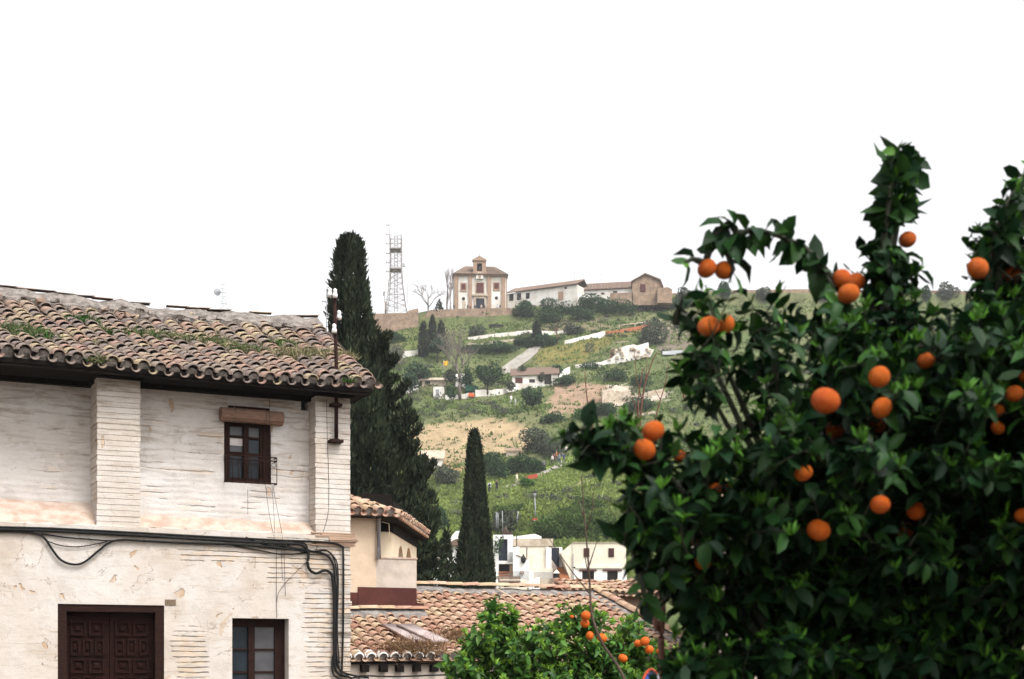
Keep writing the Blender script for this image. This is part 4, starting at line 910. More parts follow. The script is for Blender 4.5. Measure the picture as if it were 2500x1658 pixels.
part('balcony_railing', 'zinc', h1, lambda m: [m.tube([(wx(c3(x,0)[0]),DW-.3,wz(c3(0,560)[1])),(wx(c3(x,0)[0]),DW-.3,wz(c3(0,686)[1]))],.02,4) for x in range(385,446,12)]+[m.tube([(wx(c3(380,0)[0]),DW-.3,wz(c3(0,560)[1])),(wx(c3(448,0)[0]),DW-.3,wz(c3(0,560)[1]))],.025,4)])
part('roof_pots', 'bark', h1, lambda m: [m.lathe((wx(c3(x,0)[0]), DW+.4, wz(c3(0,285)[1])), [(.16,0),(.22,.3),(.16,h)], 8) for x, h in ((318,.45),(335,.75),(362,.4),(410,.3))])
h = thing('garden_wall', 'white sloping garden wall behind the house with the black door', 'wall', (wx(1265), DW+7, wz(1312)))
part('wall_face', 'white', h, lambda m: wpoly(m,[(140,262),(800,172),(905,215),(900,380),(140,400)],7,7.5))
h2 = thing('cream_house', 'cream plastered house with a stone top between the black door and the blue door', 'house', (wx(1305), DW, wz(1440)))
part('wall', 'creamf', h2, lambda m: (wbox(m,540,442,1000,1150,1.0,7),))
part('stone_parapet', 'stonep', h2, lambda m: wbox(m,450,332,1062,445,.9,7))
part('white_edge', 'white', h2, lambda m: wbox(m,955,470,1038,860,.7,1.0))
part('lower_terrace', 'creamf', h2, lambda m: wbox(m,690,790,1055,1100,.1,1.0))
st = thing('stair_wall', 'white stepped wall with a lantern climbing in front of the cream house', 'wall', (wx(1272), DW-1, wz(1440)))
part('wall_face', 'white', st, lambda m: wpoly(m,[(450,492),(545,472),(548,600),(692,662),(692,1100),(450,1100)],-1.2,-.6))
part('coping', 'brickf', st, lambda m: wpoly(m,[(498,598),(672,660),(672,668),(498,608)],-1.3,-1.2))
part('wall_lantern', 'dark', st, lambda m: m.lathe((wx(c3(608,0)[0]),DW-1.4,wz(c3(0,735)[1])),[(.05,0),(.2,.15),(.25,.5),(.12,.7),(.03,.9)],6))
part('planter', 'brickf', st, lambda m: wbox(m,555,850,615,890,-1.6,-1.2))
for x, a_, b_, lab in ((506,298,470,'thin dark post on top of the cream house beside the black door'),(660,480,665,'thin dark post at the lower step of the white stepped wall')):
    mb = MB(); q = c3(x,a_); r = c3(x,b_); mb.tube([(wx(q[0]),DW-.8,wz(r[1])-.3),(wx(q[0]),DW-.8,wz(q[1]))],.05,5); tag(mb.build('post', M['dark']), lab, 'post')
lw = thing('terrace_wall', 'low white terrace wall with two round topped piers and an iron fence', 'wall', (wx(1310), DW-3, wz(1440)))
part('pier', 'white', lw, lambda m: wbox(m,688,850,752,1150,-3.2,-2.6)); part('pier', 'white', lw, lambda m: wpoly(m,[(745,1000),(800,960),(845,960),(850,1150),(745,1150)],-3.3,-2.7))
part('stone_edge', 'stonep', lw, lambda m: wbox(m,850,980,1480,1120,-2.8,-2.4))
part('iron_fence', 'zinc', lw, lambda m: [m.tube([(wx(c3(x,0)[0]),DW-2.6,wz(c3(0,885)[1])),(wx(c3(x,0)[0]),DW-2.6,wz(c3(0,985)[1]))],.02,4) for x in range(770,1045,14)]+[m.tube([(wx(c3(760,0)[0]),DW-2.6,wz(c3(0,y)[1])),(wx(c3(1045,0)[0]),DW-2.6,wz(c3(0,y)[1]))],.025,4) for y in (885,975)])
part('iron_fence', 'zinc', lw, lambda m: [m.tube([(wx(c3(x,0)[0]),DW-2.6,wz(c3(0,870)[1])),(wx(c3(x,0)[0]),DW-2.6,wz(c3(0,1000)[1]))],.02,4) for x in range(455,690,16)]+[m.tube([(wx(c3(455,0)[0]),DW-2.6,wz(c3(0,872)[1])),(wx(c3(690,0)[0]),DW-2.6,wz(c3(0,872)[1]))],.025,4)])
gl = thing('capped_pier', 'cream lantern pier with a pyramid cap in front of the terracotta steps', 'pier', (wx(1355), DW-3.4, wz(1440)))
part('pier_shaft', 'creamf', gl, lambda m: wbox(m,1075,968,1118,1150,-3.8,-3.4)); part('lantern_opening', 'dark', gl, lambda m: wbox(m,1050,905,1135,968,-3.9,-3.3))
part('pyramid_cap', 'creamf', gl, lambda m: m.faces([(wx(c3(1042,0)[0]),DW-4.1,wz(c3(0,908)[1])),(wx(c3(1142,0)[0]),DW-4.1,wz(c3(0,908)[1])),(wx(c3(1142,0)[0]),DW-3.0,wz(c3(0,908)[1])),(wx(c3(1042,0)[0]),DW-3.0,wz(c3(0,908)[1])),(wx(c3(1095,0)[0]),DW-3.6,wz(c3(0,850)[1]))],[(0,1,4),(1,2,4),(2,3,4),(3,0,4),(0,3,2,1)]))
bd = thing('stair_house', 'narrow white bay with a blue black door at the head of terracotta steps', 'house', (wx(1370), DW+1, wz(1440)))
part('wall', 'white', bd, lambda m: (wbox(m,1030,440,1215,1100,2.6,6),)); part('door', 'bluedoor', bd, lambda m: wbox(m,1042,452,1165,757,2.3,2.6))
def steps(m):
    for k in range(10):
        t = k/10; x0 = 1118+(1160-1118)*t; x1 = 1218+(1312-1218)*t; y = 757+(985-757)*t; wbox(m, x0, y, x1, 1120, 2.2-.45*(k+1), 2.2-.45*k)
part('steps', 'stair', bd, steps)
part('stair_side', 'greyp', bd, lambda m: wpoly(m,[(1035,640),(1120,757),(1165,985),(1060,985),(1035,860)],1.0,1.4))
h4 = thing('two_storey_house', 'cream two storey house with two small windows above two dark doorways', 'house', (wx(1465), DW-1, wz(1440)))
part('wall', 'creamf', h4, lambda m: (wbox(m,1345,425,2150,785,-1.5,5), wpoly(m,[(1170,570),(1345,425),(1345,1040),(1320,1010)],-1.4,4)))
part('lower_wall', 'white', h4, lambda m: (wbox(m,1345,812,1490,1150,-1.6,4), wbox(m,1670,812,1865,1150,-1.6,4), wbox(m,2025,812,2158,1150,-1.6,4), wbox(m,1490,812,1670,850,-1.6,4), wbox(m,1865,812,2025,850,-1.6,4)))
part('ledge', 'creamf', h4, lambda m: wbox(m,1385,785,2180,812,-1.75,4))
part('roof_edge', 'stonep', h4, lambda m: (wbox(m,1340,415,2155,426,-1.6,5.1),))
for a_, b_ in ((1513,1600),(1885,1970)):
    w = part('window', 'darkred', h4, lambda m: wbox(m,a_,508,b_,640,-1.56,-1.4)); part('window_bars', 'dark', w, lambda m: [wbox(m,x,508,x+6,640,-1.6,-1.56) for x in np.linspace(a_+10,b_-14,4)])
for a_, b_, l0, l1 in ((1490,1670,1445,1705),(1865,2025,1800,2085)):
    part('door', 'dark', h4, lambda m: wbox(m,a_,850,b_,1150,-1.3,-1.2)); part('lintel', 'darkred', h4, lambda m: wbox(m,l0,828,l1,852,-1.72,-1.5))
part('downpipe', 'zinc', h4, lambda m: m.tube([(wx(c3(1355,0)[0]),DW-1.6,wz(c3(0,590)[1])),(wx(c3(1355,0)[0]),DW-1.6,wz(c3(0,1000)[1]))],.04,5))
h5 = thing('white_house', 'white gabled house glimpsed between the two large cypresses', 'house', (wx(1105), DW+2, wz(1440)))
part('wall', 'white', h5, lambda m: m.prism([Vector((wx(x),DW+3,wz(y))) for x,y in ((1058,1345),(1085,1318),(1110,1290),(1128,1288),(1150,1300),(1150,1420),(1058,1420))], Vector((0,6,0))))
part('roof', 'tileF', h5, lambda m: m.prism([Vector((wx(x),DW+2.4,wz(y))) for x,y in ((1088,1322),(1112,1310),(1150,1316),(1150,1324),(1092,1328))], Vector((0,.8,0))))
h6 = thing('low_shed', 'low white shed wall under the small rounded cypress', 'shed', (wx(1060), DW-6, wz(1440)))
part('wall', 'white', h6, lambda m: m.box(wx(1055),wx(1076),DW-6,DW-3,wz(1440),wz(1378))); part('roof', 'tileF', h6, lambda m: m.box(wx(1050),wx(1080),DW-6.4,DW-2.6,wz(1378),wz(1374)))
hr = thing('tiled_porch', 'small tiled porch roof below the brick lattice balcony', 'roof', (wx(1250), DW-4, wz(1435)))
def porch(m):
    for k in range(16):
        x = 245+k*20; p = Vector((wx(c3(x,0)[0]), DW-4.2, wz(c3(0,1035)[1]))); q = Vector((wx(c3(x-25+k*2,0)[0]), DW-2.4, wz(c3(0,945)[1]))); m.tube([p, q], .075, 6)
    m.face([Vector((wx(c3(235,0)[0]),DW-4.2,wz(c3(0,1040)[1]))),Vector((wx(c3(570,0)[0]),DW-4.2,wz(c3(0,1040)[1]))),Vector((wx(c3(540,0)[0]),DW-2.4,wz(c3(0,945)[1]))),Vector((wx(c3(225,0)[0]),DW-2.4,wz(c3(0,945)[1])))])
part('roof', 'tileF', hr, porch); part('wall', 'creamf', hr, lambda m: wbox(m,260,1000,660,1150,-3.9,-2.6))
shrub('potted_shrub', 'dark shrub beside the black door of the white house', 'shrub', (wx(1213), DW-.6, wz(1355)), 2.3, 1.6, M['tree'], 160, ls=.22)

# ------------------------------------------------------------------ the hillside: walls, ramp, ruins and sheds
def gh(px, py): return ground_hit(px, py)
def hwall(name, label, pts, hpx, m_, th=.5, cat='wall', coping=None):
    """wall that follows the ground through the pixel points of its foot, hpx pixels tall"""
    mb = MB(); n = []
    for i in range(len(pts)-1):
        for k in range(6): t = k/6; n.append((pts[i][0]+(pts[i+1][0]-pts[i][0])*t, pts[i][1]+(pts[i+1][1]-pts[i][1])*t))
    n.append(pts[-1]); G = [gh(*p) for p in n]; D = [g.y for g in G]
    # keep one smooth run in depth
    D = [sum(D[max(0,i-4):i+5])/len(D[max(0,i-4):i+5]) for i in range(len(D))]
    hp = hpx if isinstance(hpx, (list,tuple)) else [hpx, hpx]
    for i in range(len(n)-1):
        a = P(*n[i], D[i]); b = P(*n[i+1], D[i+1]); k0 = hp[0]+(hp[1]-hp[0])*i/(len(n)-1); k1 = hp[0]+(hp[1]-hp[0])*(i+1)/(len(n)-1)
        ta = Vector((0,0,k0/F*D[i]*random.uniform(.93,1.05))); tb = Vector((0,0,k1/F*D[i+1]*random.uniform(.93,1.05))); back = Vector((0,th,0)); dn = Vector((0,0,-1.5))
        mb.faces([a+dn, b+dn, b+tb, a+ta, a+dn+back, b+dn+back, b+tb+back, a+ta+back], [(0,1,2,3),(5,4,7,6),(3,2,6,7),(0,3,7,4),(1,5,6,2)])
    o = mb.build(name, M[m_]); return tag(o, label, cat)
hwall('retaining_wall', 'long whitewashed terrace wall left of the small dark cypress', [(1140,832),(1200,824),(1260,818),(1306,814)], [8,9], 'whitef')
hwall('retaining_wall', 'lower broken whitewashed wall above the bright hedge', [(1142,842),(1170,846),(1200,838),(1258,832)], [6,5], 'stonep')
hwall('retaining_wall', 'short whitewashed terrace wall right of the small dark cypress', [(1319,817),(1350,818),(1400,811)], [10,7], 'whitef')
hwall('retaining_wall', 'whitewashed wall stepping up to the brick red wall', [(1378,842),(1420,832),(1477,818)], [10,10], 'whitef')
hwall('brick_wall', 'bare orange brick wall on the upper terrace', [(1478,817),(1520,812),(1560,806),(1596,800)], [7,11], 'redbrick')
hwall('retaining_wall', 'thin pale terrace edge below the bare orange brick wall', [(1500,838),(1540,833)], [2,2], 'stonep')
hwall('low_wall', 'low white wall at the foot of the dark trees left of the flag', [(983,872),(1030,868)], [14,14], 'whitef', 6.0)
hwall('low_wall', 'whitewashed wall below the round green tree', [(1160,968),(1200,968),(1232,964),(1264,950)], [17,15], 'whitef')
hwall('low_wall', 'white yard wall between the tiny white house and the green awning', [(1086,976),(1120,976),(1156,972)], [12,14], 'whitef')
hwall('low_wall', 'whitewashed yard wall climbing right towards the pale ruin', [(1264,952),(1310,948),(1350,928),(1392,906)], [14,12], 'whitef')
hwall('stone_edge', 'pale stone edge beside the stepped footpath', [(1395,1192),(1420,1180),(1440,1176)], [4,4], 'stonep')
hwall('stone_edge', 'pale stones along the path by the red netting', [(1230,1192),(1260,1184),(1290,1172),(1330,1155)], [3,3], 'stonep')
hwall('stone_edge', 'pale stone ledge behind the two lowest left oranges', [(1512,1030),(1560,1016),(1600,1008)], [6,5], 'stonep')
hwall('rock_face', 'pale limestone rock face right of the brown earth bank', [(1470,992),(1500,985),(1540,978)], [40,22], 'stonep', 3, 'rock')
hwall('rock_face', 'small pale rock outcrop near the reddish stems', [(1582,972),(1622,960)], [16,12], 'stonep', 3, 'rock')
# paved ramp
def strip(name, L_, R_, m_, lift=.18):
    mb = MB(); n = 6; rows = []
    for i in range(len(L_)-1):
        for s in range(5):
            t = s/5; a = (L_[i][0]+(L_[i+1][0]-L_[i][0])*t, L_[i][1]+(L_[i+1][1]-L_[i][1])*t); b = (R_[i][0]+(R_[i+1][0]-R_[i][0])*t, R_[i][1]+(R_[i+1][1]-R_[i][1])*t)
            rows.append([gh(a[0]+(b[0]-a[0])*k/n, a[1]+(b[1]-a[1])*k/n)+Vector((0,0,lift)) for k in range(n+1)])
    V = [p for r in rows for p in r]; mb.faces(V, [(j*(n+1)+i, j*(n+1)+i+1, (j+1)*(n+1)+i+1, (j+1)*(n+1)+i) for j in range(len(rows)-1) for i in range(n)], 0, True)
    o = mb.build(name, M[m_]); return tag(o, kind='structure')
strip('path', [(1294,850),(1276,864),(1250,880),(1224,900),(1226,920)], [(1322,845),(1312,862),(1292,880),(1268,896),(1250,912)], 'paving')
strip('footpath', [(1205,1196),(1240,1185),(1290,1166),(1340,1146),(1385,1120)], [(1215,1200),(1250,1190),(1298,1171),(1348,1152),(1395,1128)], 'paving', .1)
def far_house(label, cat, px0, px1, ytop, ybot, depth, wallm, roofm=None, roofh=0, wins=(), name='white_house', rise=0, parts=()):
    """little house on the slope; wins are (px0,px1,y0,y1,name,material)"""
    g = gh((px0+px1)/2, ybot); D = g.y-.5; K = D/F; X = lambda p: (p-CX)*K; Z = lambda q: EYE+(HZ-q)*K
    t = thing(name, label, cat, (X((px0+px1)/2), D, Z(ybot))); mb = MB()
    mb.prism([Vector((X(px0),D,Z(ybot)-2)), Vector((X(px1),D,Z(ybot)-2)), Vector((X(px1),D,Z(ytop-rise))), Vector((X(px0),D,Z(ytop)))], Vector((0,depth,0))); mb.build('wall', M[wallm], t)
    if roofm:
        mb = MB(); o_ = .35; a = Vector((X(px0)-o_,D-o_,Z(ytop)+.04)); b = Vector((X(px1)+o_,D-o_,Z(ytop-rise)+.04)); u = Vector((0,depth*.6,roofh*K+depth*.6*.2)); th = Vector((0,0,.14))
        mb.faces([a,b,b+u,a+u,a+th,b+th,b+u+th,a+u+th], [(3,2,1,0),(4,5,6,7),(0,1,5,4),(1,2,6,5),(2,3,7,6),(3,0,4,7)]); mb.build('roof', M[roofm], t)
    for (a, b, c, d, nm, mm) in wins:
        mb = MB(); mb.box(X(a), X(b), D-.06, D+.12, Z(d), Z(c)); mb.build(nm, M[mm], t)
    for fn in parts: fn(t, X, Z, D)
    return t
far_house('long low house with a pale tiled roof and a dark porch beside the ramp', 'house', 1250, 1362, 920, 945, 7, 'whitef', 'tileF', 17, ((1329,1346,914,938,'porch','dark'),(1292,1306,926,934,'window','dark'),(1258,1276,922,936,'open_shed','darkred'),(1268,1274,938,950,'door','darkred')), rise=6)
far_house('tiny white house with a grey door left of the bare tree', 'house', 1058, 1083, 944, 972, 5, 'whitef', None, 0, ((1064,1072,951,968,'door','zinc'),))
far_house('flat roofed stone shed left of the bare tree', 'shed', 1030, 1088, 930, 940, 6, 'stonep', 'stonep', 5, ((1038,1050,931,938,'opening','dark'),), name='stone_shed')
far_house('white tent like hut behind the bare tree', 'hut', 1112, 1138, 926, 944, 4, 'whitef', 'whitef', 10, (), name='white_hut')
far_house('white cottage half hidden by the tall dark cypress, below the straw coloured field', 'house', 1028, 1080, 1122, 1140, 6, 'whitef', 'stonep', 16, ((1041,1048,1124,1138,'window','dark'),(1056,1068,1129,1138,'window','dark')))
far_house('grey white shed at the lower edge of the straw coloured field', 'shed', 1236, 1266, 1102, 1114, 4, 'stonep', 'stonef', 3, ((1240,1252,1105,1113,'door','stonep'),), name='stone_shed')
far_house('small white house left of the flag among trees', 'house', 985, 1020, 936, 958, 5, 'whitef', 'tileF', 8, ((1000,1008,944,954,'window','dark'),))
# pale ruined house: stepped blocks of broken wall
g = gh(1530, 882); D = g.y; K = D/F; X = lambda p: (p-CX)*K; Z = lambda q: EYE+(HZ-q)*K
ru = thing('ruined_house', 'roofless white ruin with broken stepped walls on the slope', 'ruin', (X(1530), D, Z(884)))
def blk(m, pts, y0, y1): m.prism([Vector((X(p[0]), D+y0, Z(p[1]))) for p in pts], Vector((0, y1-y0, 0)))
part('front_wall', 'whitef', ru, lambda m: (blk(m,[(1404,906),(1404,893),(1466,886),(1466,900)],-1,-.6), blk(m,[(1462,902),(1466,885),(1484,878),(1494,875),(1503,864),(1520,861),(1560,858),(1597,853),(1588,872),(1547,880),(1500,890)],-.3,.5)))
part('back_wall', 'whitef', ru, lambda m: (blk(m,[(1500,880),(1504,864),(1513,849),(1530,842),(1548,839),(1556,842),(1584,834),(1585,848),(1597,854),(1590,866),(1540,880)],.7,1.3), blk(m,[(1516,862),(1530,852),(1560,849),(1562,862)],.3,.7)))
part('rubble', 'stonep', ru, lambda m: [m.box(X(p)-.3,X(p)+.3,D-.6,D+.9,Z(q)-.3,Z(q)+random.uniform(.0,.25),None,.12) for p, q in [(random.uniform(1480,1590), random.uniform(848,878)) for _ in range(26)]])
part('chimney', 'brickf', ru, lambda m: m.box(X(1490),X(1500),D+1,D+1.8,Z(875),Z(852)))
# awning, plastic and other bits about the yards
def bit(name, label, cat, m_, px0, px1, y0, y1, dy=.6, th=.4, slant=0):
    g = gh((px0+px1)/2, max(y0,y1)); D = g.y-dy; K = D/F; mb = MB()
    mb.prism([Vector(((p-CX)*K, D, EYE+(HZ-q)*K)) for p, q in ((px0,y1),(px1,y1+slant*.3),(px1,y0+slant),((px0+px1)/2,y0-1+slant*.4),(px0,y0))], Vector((0,th,-.05)))
    return tag(mb.build(name, M[m_]), label, cat)
bit('awning', 'dark green awning beside the round green tree', 'awning', 'tarp', 1136, 1167, 941, 955, 3, 3, 2)
bit('plastic_crate', 'orange plastic heap in the yard below the green awning', 'plastic heap', 'orangepl', 1144, 1158, 959, 968, 2, 1, 3)
bit('netting', 'red plastic netting stretched along the footpath', 'netting', 'redpl', 1283, 1312, 1163, 1171, .5, .2, -6)
bit('tarpaulin', 'blue tarpaulin at the right edge behind the orange tree', 'tarpaulin', 'bluepl', 2462, 2560, 818, 840, 3, 3, 3)
bit('plastic_sheet', 'pale blue plastic sheets right of the white ruin', 'plastic sheet', 'palesteel', 1618, 1668, 858, 866, 1, 1.5, -3)
bit('wall_remains', 'dark gap of a fallen wall below the church bushes', 'hollow', 'dark', 1194, 1230, 792, 800, .3, .3, 1)
bit('yellow_crate', 'small yellow box below the bare tree', 'box', 'yellow', 1120, 1126, 969, 974, 1, .5)
# railing on the brick wall and fence by the lamp
def posts(name, label, cat, pts, h, r, m_, rails=(1.0,), depth_from=None):
    mb = MB(); G = [gh(*p) for p in pts]; 
    for g in G: mb.tube([g-Vector((0,0,.3)), g+Vector((0,0,h))], r, 5)
    for k in rails: mb.tube([g+Vector((0,0,h*k)) for g in G], r, 5)
    return tag(mb.build(name, M[m_]), label, cat)
posts('pipe_railing', 'long pale pipe railing above the bare orange brick wall', 'railing', [(1512,803),(1550,799),(1594,792),(1640,786),(1690,779)], .85, .13, 'stonep')
for px, y0, y1, lab in ((1212,1250,1282,'leftmost thin fence pole above the black door'),(1216,1252,1282,'second thin fence pole above the black door'),(1227,1248,1290,'tallest thin fence pole above the black door'),(1262,1248,1270,'short leaning pole left of the street lamp')):
    D = 166; mb = MB(); mb.tube([P(px,y1+8,D), P(px+(3 if 'leaning' in lab else -.5),y0,D)], .06, 5); tag(mb.build('fence_pole', M['zinc']), lab, 'pole', 'fence poles above the white house')
# street lamp and the red box at its foot
g = gh(1308, 1268); D = g.y; K = D/F; t = thing('street_lamp', 'lantern street lamp on a slim pole on the green slope', 'street lamp', g); lx = (1305.5-CX)*K; zz = lambda q: EYE+(HZ-q)*K
mb = MB(); mb.tube([g-Vector((0,0,.3)), Vector((lx,D,zz(1215)))], [.09,.07], 8); mb.build('pole', M['zinc'], t)
mb = MB(); mb.lathe((lx,D,zz(1213)), [(.10,0),(.26,.45),(.24,.46)], 6); mb.build('lantern', M['palesteel'], t)
mb = MB(); mb.lathe((lx,D,zz(1213)+.46), [(.33,0),(.30,.1),(.16,.26),(.04,.36),(.03,.45)], 6); mb.build('lantern_cap', M['dark'], t)
D2 = D-3; K2 = D2/F; t = thing('notice_box', 'red box with a dark panel and a white mark below the street lamp', 'notice box', P(1306,1286,D2)); X2 = lambda p: (p-CX)*K2; Z2 = lambda q: EYE+(HZ-q)*K2
mb = MB(); mb.box(X2(1300),X2(1312),D2,D2+.4,Z2(1281),Z2(1265)); mb.build('box', M['redpl'], t)
mb = MB(); mb.box(X2(1300.5),X2(1308),D2-.03,D2,Z2(1279),Z2(1269)); mb.build('panel', M['dark'], t)
mb = MB()
for a_, b_, c_, d_ in ((1302.5,1306,1269.7,1270.9),(1305,1306,1270.9,1273),(1302.5,1306,1273,1274.2),(1302.5,1303.6,1274.2,1276.5),(1302.5,1306,1276.5,1277.7)): mb.box(X2(a_),X2(b_),D2-.05,D2-.03,Z2(d_),Z2(c_))
mb.build('white_mark', M['white'], t)
mb = MB(); mb.box(X2(1307),X2(1310.5),D2+.05,D2+.3,Z2(1292),Z2(1281)); mb.build('stand', M['darkred'], t)
# flag
g = gh(1081, 928); D = g.y; K = D/F; t = thing('flag_pole', 'pole flying an orange yellow flag among the hillside trees', 'flag', g); fx = (1083-CX)*K
mb = MB(); mb.tube([g-Vector((0,0,.3)), Vector((fx,D,EYE+(HZ-878)*K))], .05, 5); mb.build('pole', M['zinc'], t)
mb = MB(); n = 8; rows = []
for j in range(2): rows.append([Vector((fx+i/n*11*K, D+.15*math.sin(i*1.3), EYE+(HZ-(880+2.2*math.sin(i*.45))-j*11)*K)) for i in range(n+1)])
V = rows[0]+rows[1]; mb.faces(V+[p+Vector((0,.02,0)) for p in V], [(i,i+1,n+2+i,n+1+i) for i in range(n)]+[(2*n+2+i+1,2*n+2+i,3*n+3+i,3*n+4+i) for i in range(n)], 0, True); mb.build('flag', M['yellow'], t)

# ------------------------------------------------------------------ church, its long wings and the walls of the hilltop
DC = 366.0; KC = DC/F
ch = thing('church', 'white and brick church with a bell gable crowning the hill', 'church', P(1172, 754, DC), R(4))
def c5(x, y): return ((x/8.255+1080-1172)*KC, (754-(600+y/8.255))*KC)
def cb(m, ax, ay, bx, by, y0, y1, mi=None):
    (a, b), (c, d) = c5(ax, ay), c5(bx, by); m.box(a, c, y0, y1, d, b, mi)
def cpart(name, m_, fn, parent=None):
    mb = MB(); fn(mb); return mb.build(name, M[m_], parent or ch, True)
cpart('wall', 'whitef', lambda m: cb(m,240,600,1285,1300,0,13))
for a_, b_ in ((243,322),(525,598),(905,985),(1190,1268)): cpart('pilaster', 'brickf', lambda m: cb(m,a_,605,b_,1300,-.4,-.0))
cpart('side_pilaster', 'brickf', lambda m: (m.box(c5(1285,0)[0], c5(1285,0)[0]+.25, 0, 1.3, -.5, c5(0,600)[1])))
cpart('cornice', 'brickf', lambda m: (cb(m,222,582,1310,618,-.6,13.4),))
def hip(m):
    e = [(-.9,), ]; x0, z0 = c5(205,590); x1, _ = c5(1330,590); y0, y1 = -1.0, 14; rx0, rz = c5(470,432); rz += 1.35; rx1, _ = c5(1080,432)
    m.faces([(x0,y0,z0),(x1,y0,z0),(x1,y1,z0),(x0,y1,z0),(rx0,4.5,rz),(rx1,4.5,rz),(rx1,9,rz),(rx0,9,rz)], [(0,1,5,4),(1,2,6,5),(2,3,7,6),(3,0,4,7),(4,5,6,7),(3,2,1,0)])
    for k in range(34):
        u = (k+.5)/34; a = Vector((x0+(x1-x0)*u, y0-.03, z0+.02)); b = Vector((rx0+(rx1-rx0)*u, 4.5, rz+.03)); m.tube([a,b], .11, 4)
cpart('roof', 'tileF', hip)
for (a_, b_, c_, d_) in ((360,490,755,935),(1020,1160,730,905)):
    w = cpart('window_surround', 'brickf', lambda m: cb(m,a_,c_,b_,d_,-.16,-.0)); cpart('shutter', 'darkred', lambda m: cb(m,a_+24,c_+25,b_-24,d_-42,-.2,-.14), w)
w = cpart('window_surround', 'stonep', lambda m: cb(m,655,730,852,985,-.18,-.0)); cpart('shutter', 'darkred', lambda m: cb(m,684,752,832,955,-.24,-.16), w)
w = cpart('portal', 'stonep', lambda m: (cb(m,640,1025,678,1300,-.35,0), cb(m,845,1025,880,1300,-.35,0), cb(m,678,1025,845,1068,-.35,0), cb(m,605,988,912,1020,-.6,0), cb(m,655,968,865,988,-.4,0)))
cpart('door', 'bluedoor', lambda m: cb(m,676,1068,846,1300,-.12,0), w)
for x, y in ((427,1075),(1090,1048)):
    cx_, cz_ = c5(x, y); mb = MB(); mb.prism([Vector((cx_+.42*math.cos(a), -.12, cz_+.42*math.sin(a))) for a in np.linspace(0,2*math.pi,16,endpoint=False)], (0,.2,0)); mb.build('round_window', M['dark'], ch, True)
cpart('side_door', 'stonep', lambda m: cb(m,396,1125,466,1300,-.1,0))
nx_, nz_ = c5(750,600); w = cpart('niche_surround', 'whitef', lambda m: m.prism([Vector((nx_+s*.95*math.cos(a), -.7, nz_-.6+(1.25*math.sin(a)))) for s in (1,) for a in np.linspace(0,math.pi,12)]+[Vector((nx_-.95,-.7,nz_-1.0)),Vector((nx_+.95,-.7,nz_-1.0))], (0,.7,0)))
cpart('niche', 'brickf', lambda m: m.prism([Vector((nx_+.38*math.cos(a), -.78, nz_-.15+.72*math.sin(a))) for a in np.linspace(0,2*math.pi,14,endpoint=False)], (0,.1,0)), w)
bgp = cpart('bell_gable', 'brickf', lambda m: (cb(m,622,315,698,580,-.5,.9), cb(m,797,315,880,580,-.5,.9), cb(m,698,522,797,580,-.5,.9), cb(m,698,315,797,365,-.5,.9), cb(m,605,285,888,315,-.8,1.2),
    m.prism([Vector((c5(x,y)[0],-.6,c5(x,y)[1])) for x, y in ((615,284),(880,284),(742,213))], (0,1.6,0)),
    m.prism([Vector((c5(x,y)[0],-.45,c5(x,y)[1])) for x, y in ((585,600),(622,600),(622,500))], (0,1.2,0)), m.prism([Vector((c5(x,y)[0],-.45,c5(x,y)[1])) for x, y in ((915,600),(880,600),(880,500))], (0,1.2,0))))
bx_, bz_ = c5(748,450); cpart('bell', 'dark', lambda m: m.lathe((bx_, .2, bz_-.75), [(.62,0),(.5,.3),(.42,.9),(.2,1.2),(.05,1.5)], 10), bgp)
cpart('bell_arch', 'dark', lambda m: cb(m,700,366,796,522,.55,.7), bgp)
cpart('cross', 'steel', lambda m: (m.box(nx_-.06,nx_+.06,-.06,.06,c5(0,213)[1],c5(0,150)[1]), m.box(nx_-.32,nx_+.32,-.05,.05,c5(0,178)[1],c5(0,172)[1])), bgp)
def c4(x, y): return (1080+x/3.9417, 600+y/3.9417)
def wing(name, label, cat, pts_top, ybot, Ds, depth, wallm, roofm, rh, wins, over=.4):
    """long range of building whose eave runs through two pixel points at two distances"""
    (p0, q0), (p1, q1) = pts_top; D0, D1 = Ds; a = P(p0,q0,D0); b = P(p1,q1,D1); t = thing(name, label, cat, P((p0+p1)/2, ybot, (D0+D1)/2)); n_ = Vector((-(b.y-a.y), b.x-a.x, 0)).normalized()
    dn = Vector((0,0,(EYE+(HZ-ybot)/F*D0)-a.z)); mb = MB(); mb.prism([a+Vector((0,0,dn.z)), b+Vector((0,0,dn.z+(a.z-b.z))), b, a], n_*depth); mb.build('wall', M[wallm], t)
    if roofm:
        u = n_*depth*.55+Vector((0,0,rh/F*D0+depth*.55*.245)); mb = MB(); o = -n_*over+Vector((0,0,.05)); q = [a+o, b+o, b+u, a+u]; th = Vector((0,0,.2)); mb.faces(q+[p+th for p in q], [(3,2,1,0),(4,5,6,7),(0,1,5,4),(1,2,6,5),(2,3,7,6),(3,0,4,7)])
        N = int((b-a).length/.75)
        for k in range(N): mb.tube([q[0].lerp(q[1],(k+.5)/N)+th, q[3].lerp(q[2],(k+.5)/N)+th], .11, 4)
        r2 = [b+u, a+u, a+n_*depth, b+n_*depth]; mb.face(r2); mb.build('roof', M[roofm], t)
    for (x0, x1, y0, y1, nm, mm) in wins:
        mb = MB(); f0 = (x0-p0)/(p1-p0); f1 = (x1-p0)/(p1-p0); A_ = a.lerp(b,f0); B_ = a.lerp(b,f1); za = EYE+(HZ-y0)/F*A_.y; zb2 = EYE+(HZ-y1)/F*A_.y
        mb.prism([Vector((A_.x,A_.y,zb2))-n_*.08, Vector((B_.x,B_.y,zb2))-n_*.08, Vector((B_.x,B_.y,za))-n_*.08, Vector((A_.x,A_.y,za))-n_*.08], n_*.2); mb.build(nm, M[mm], t)
    return t
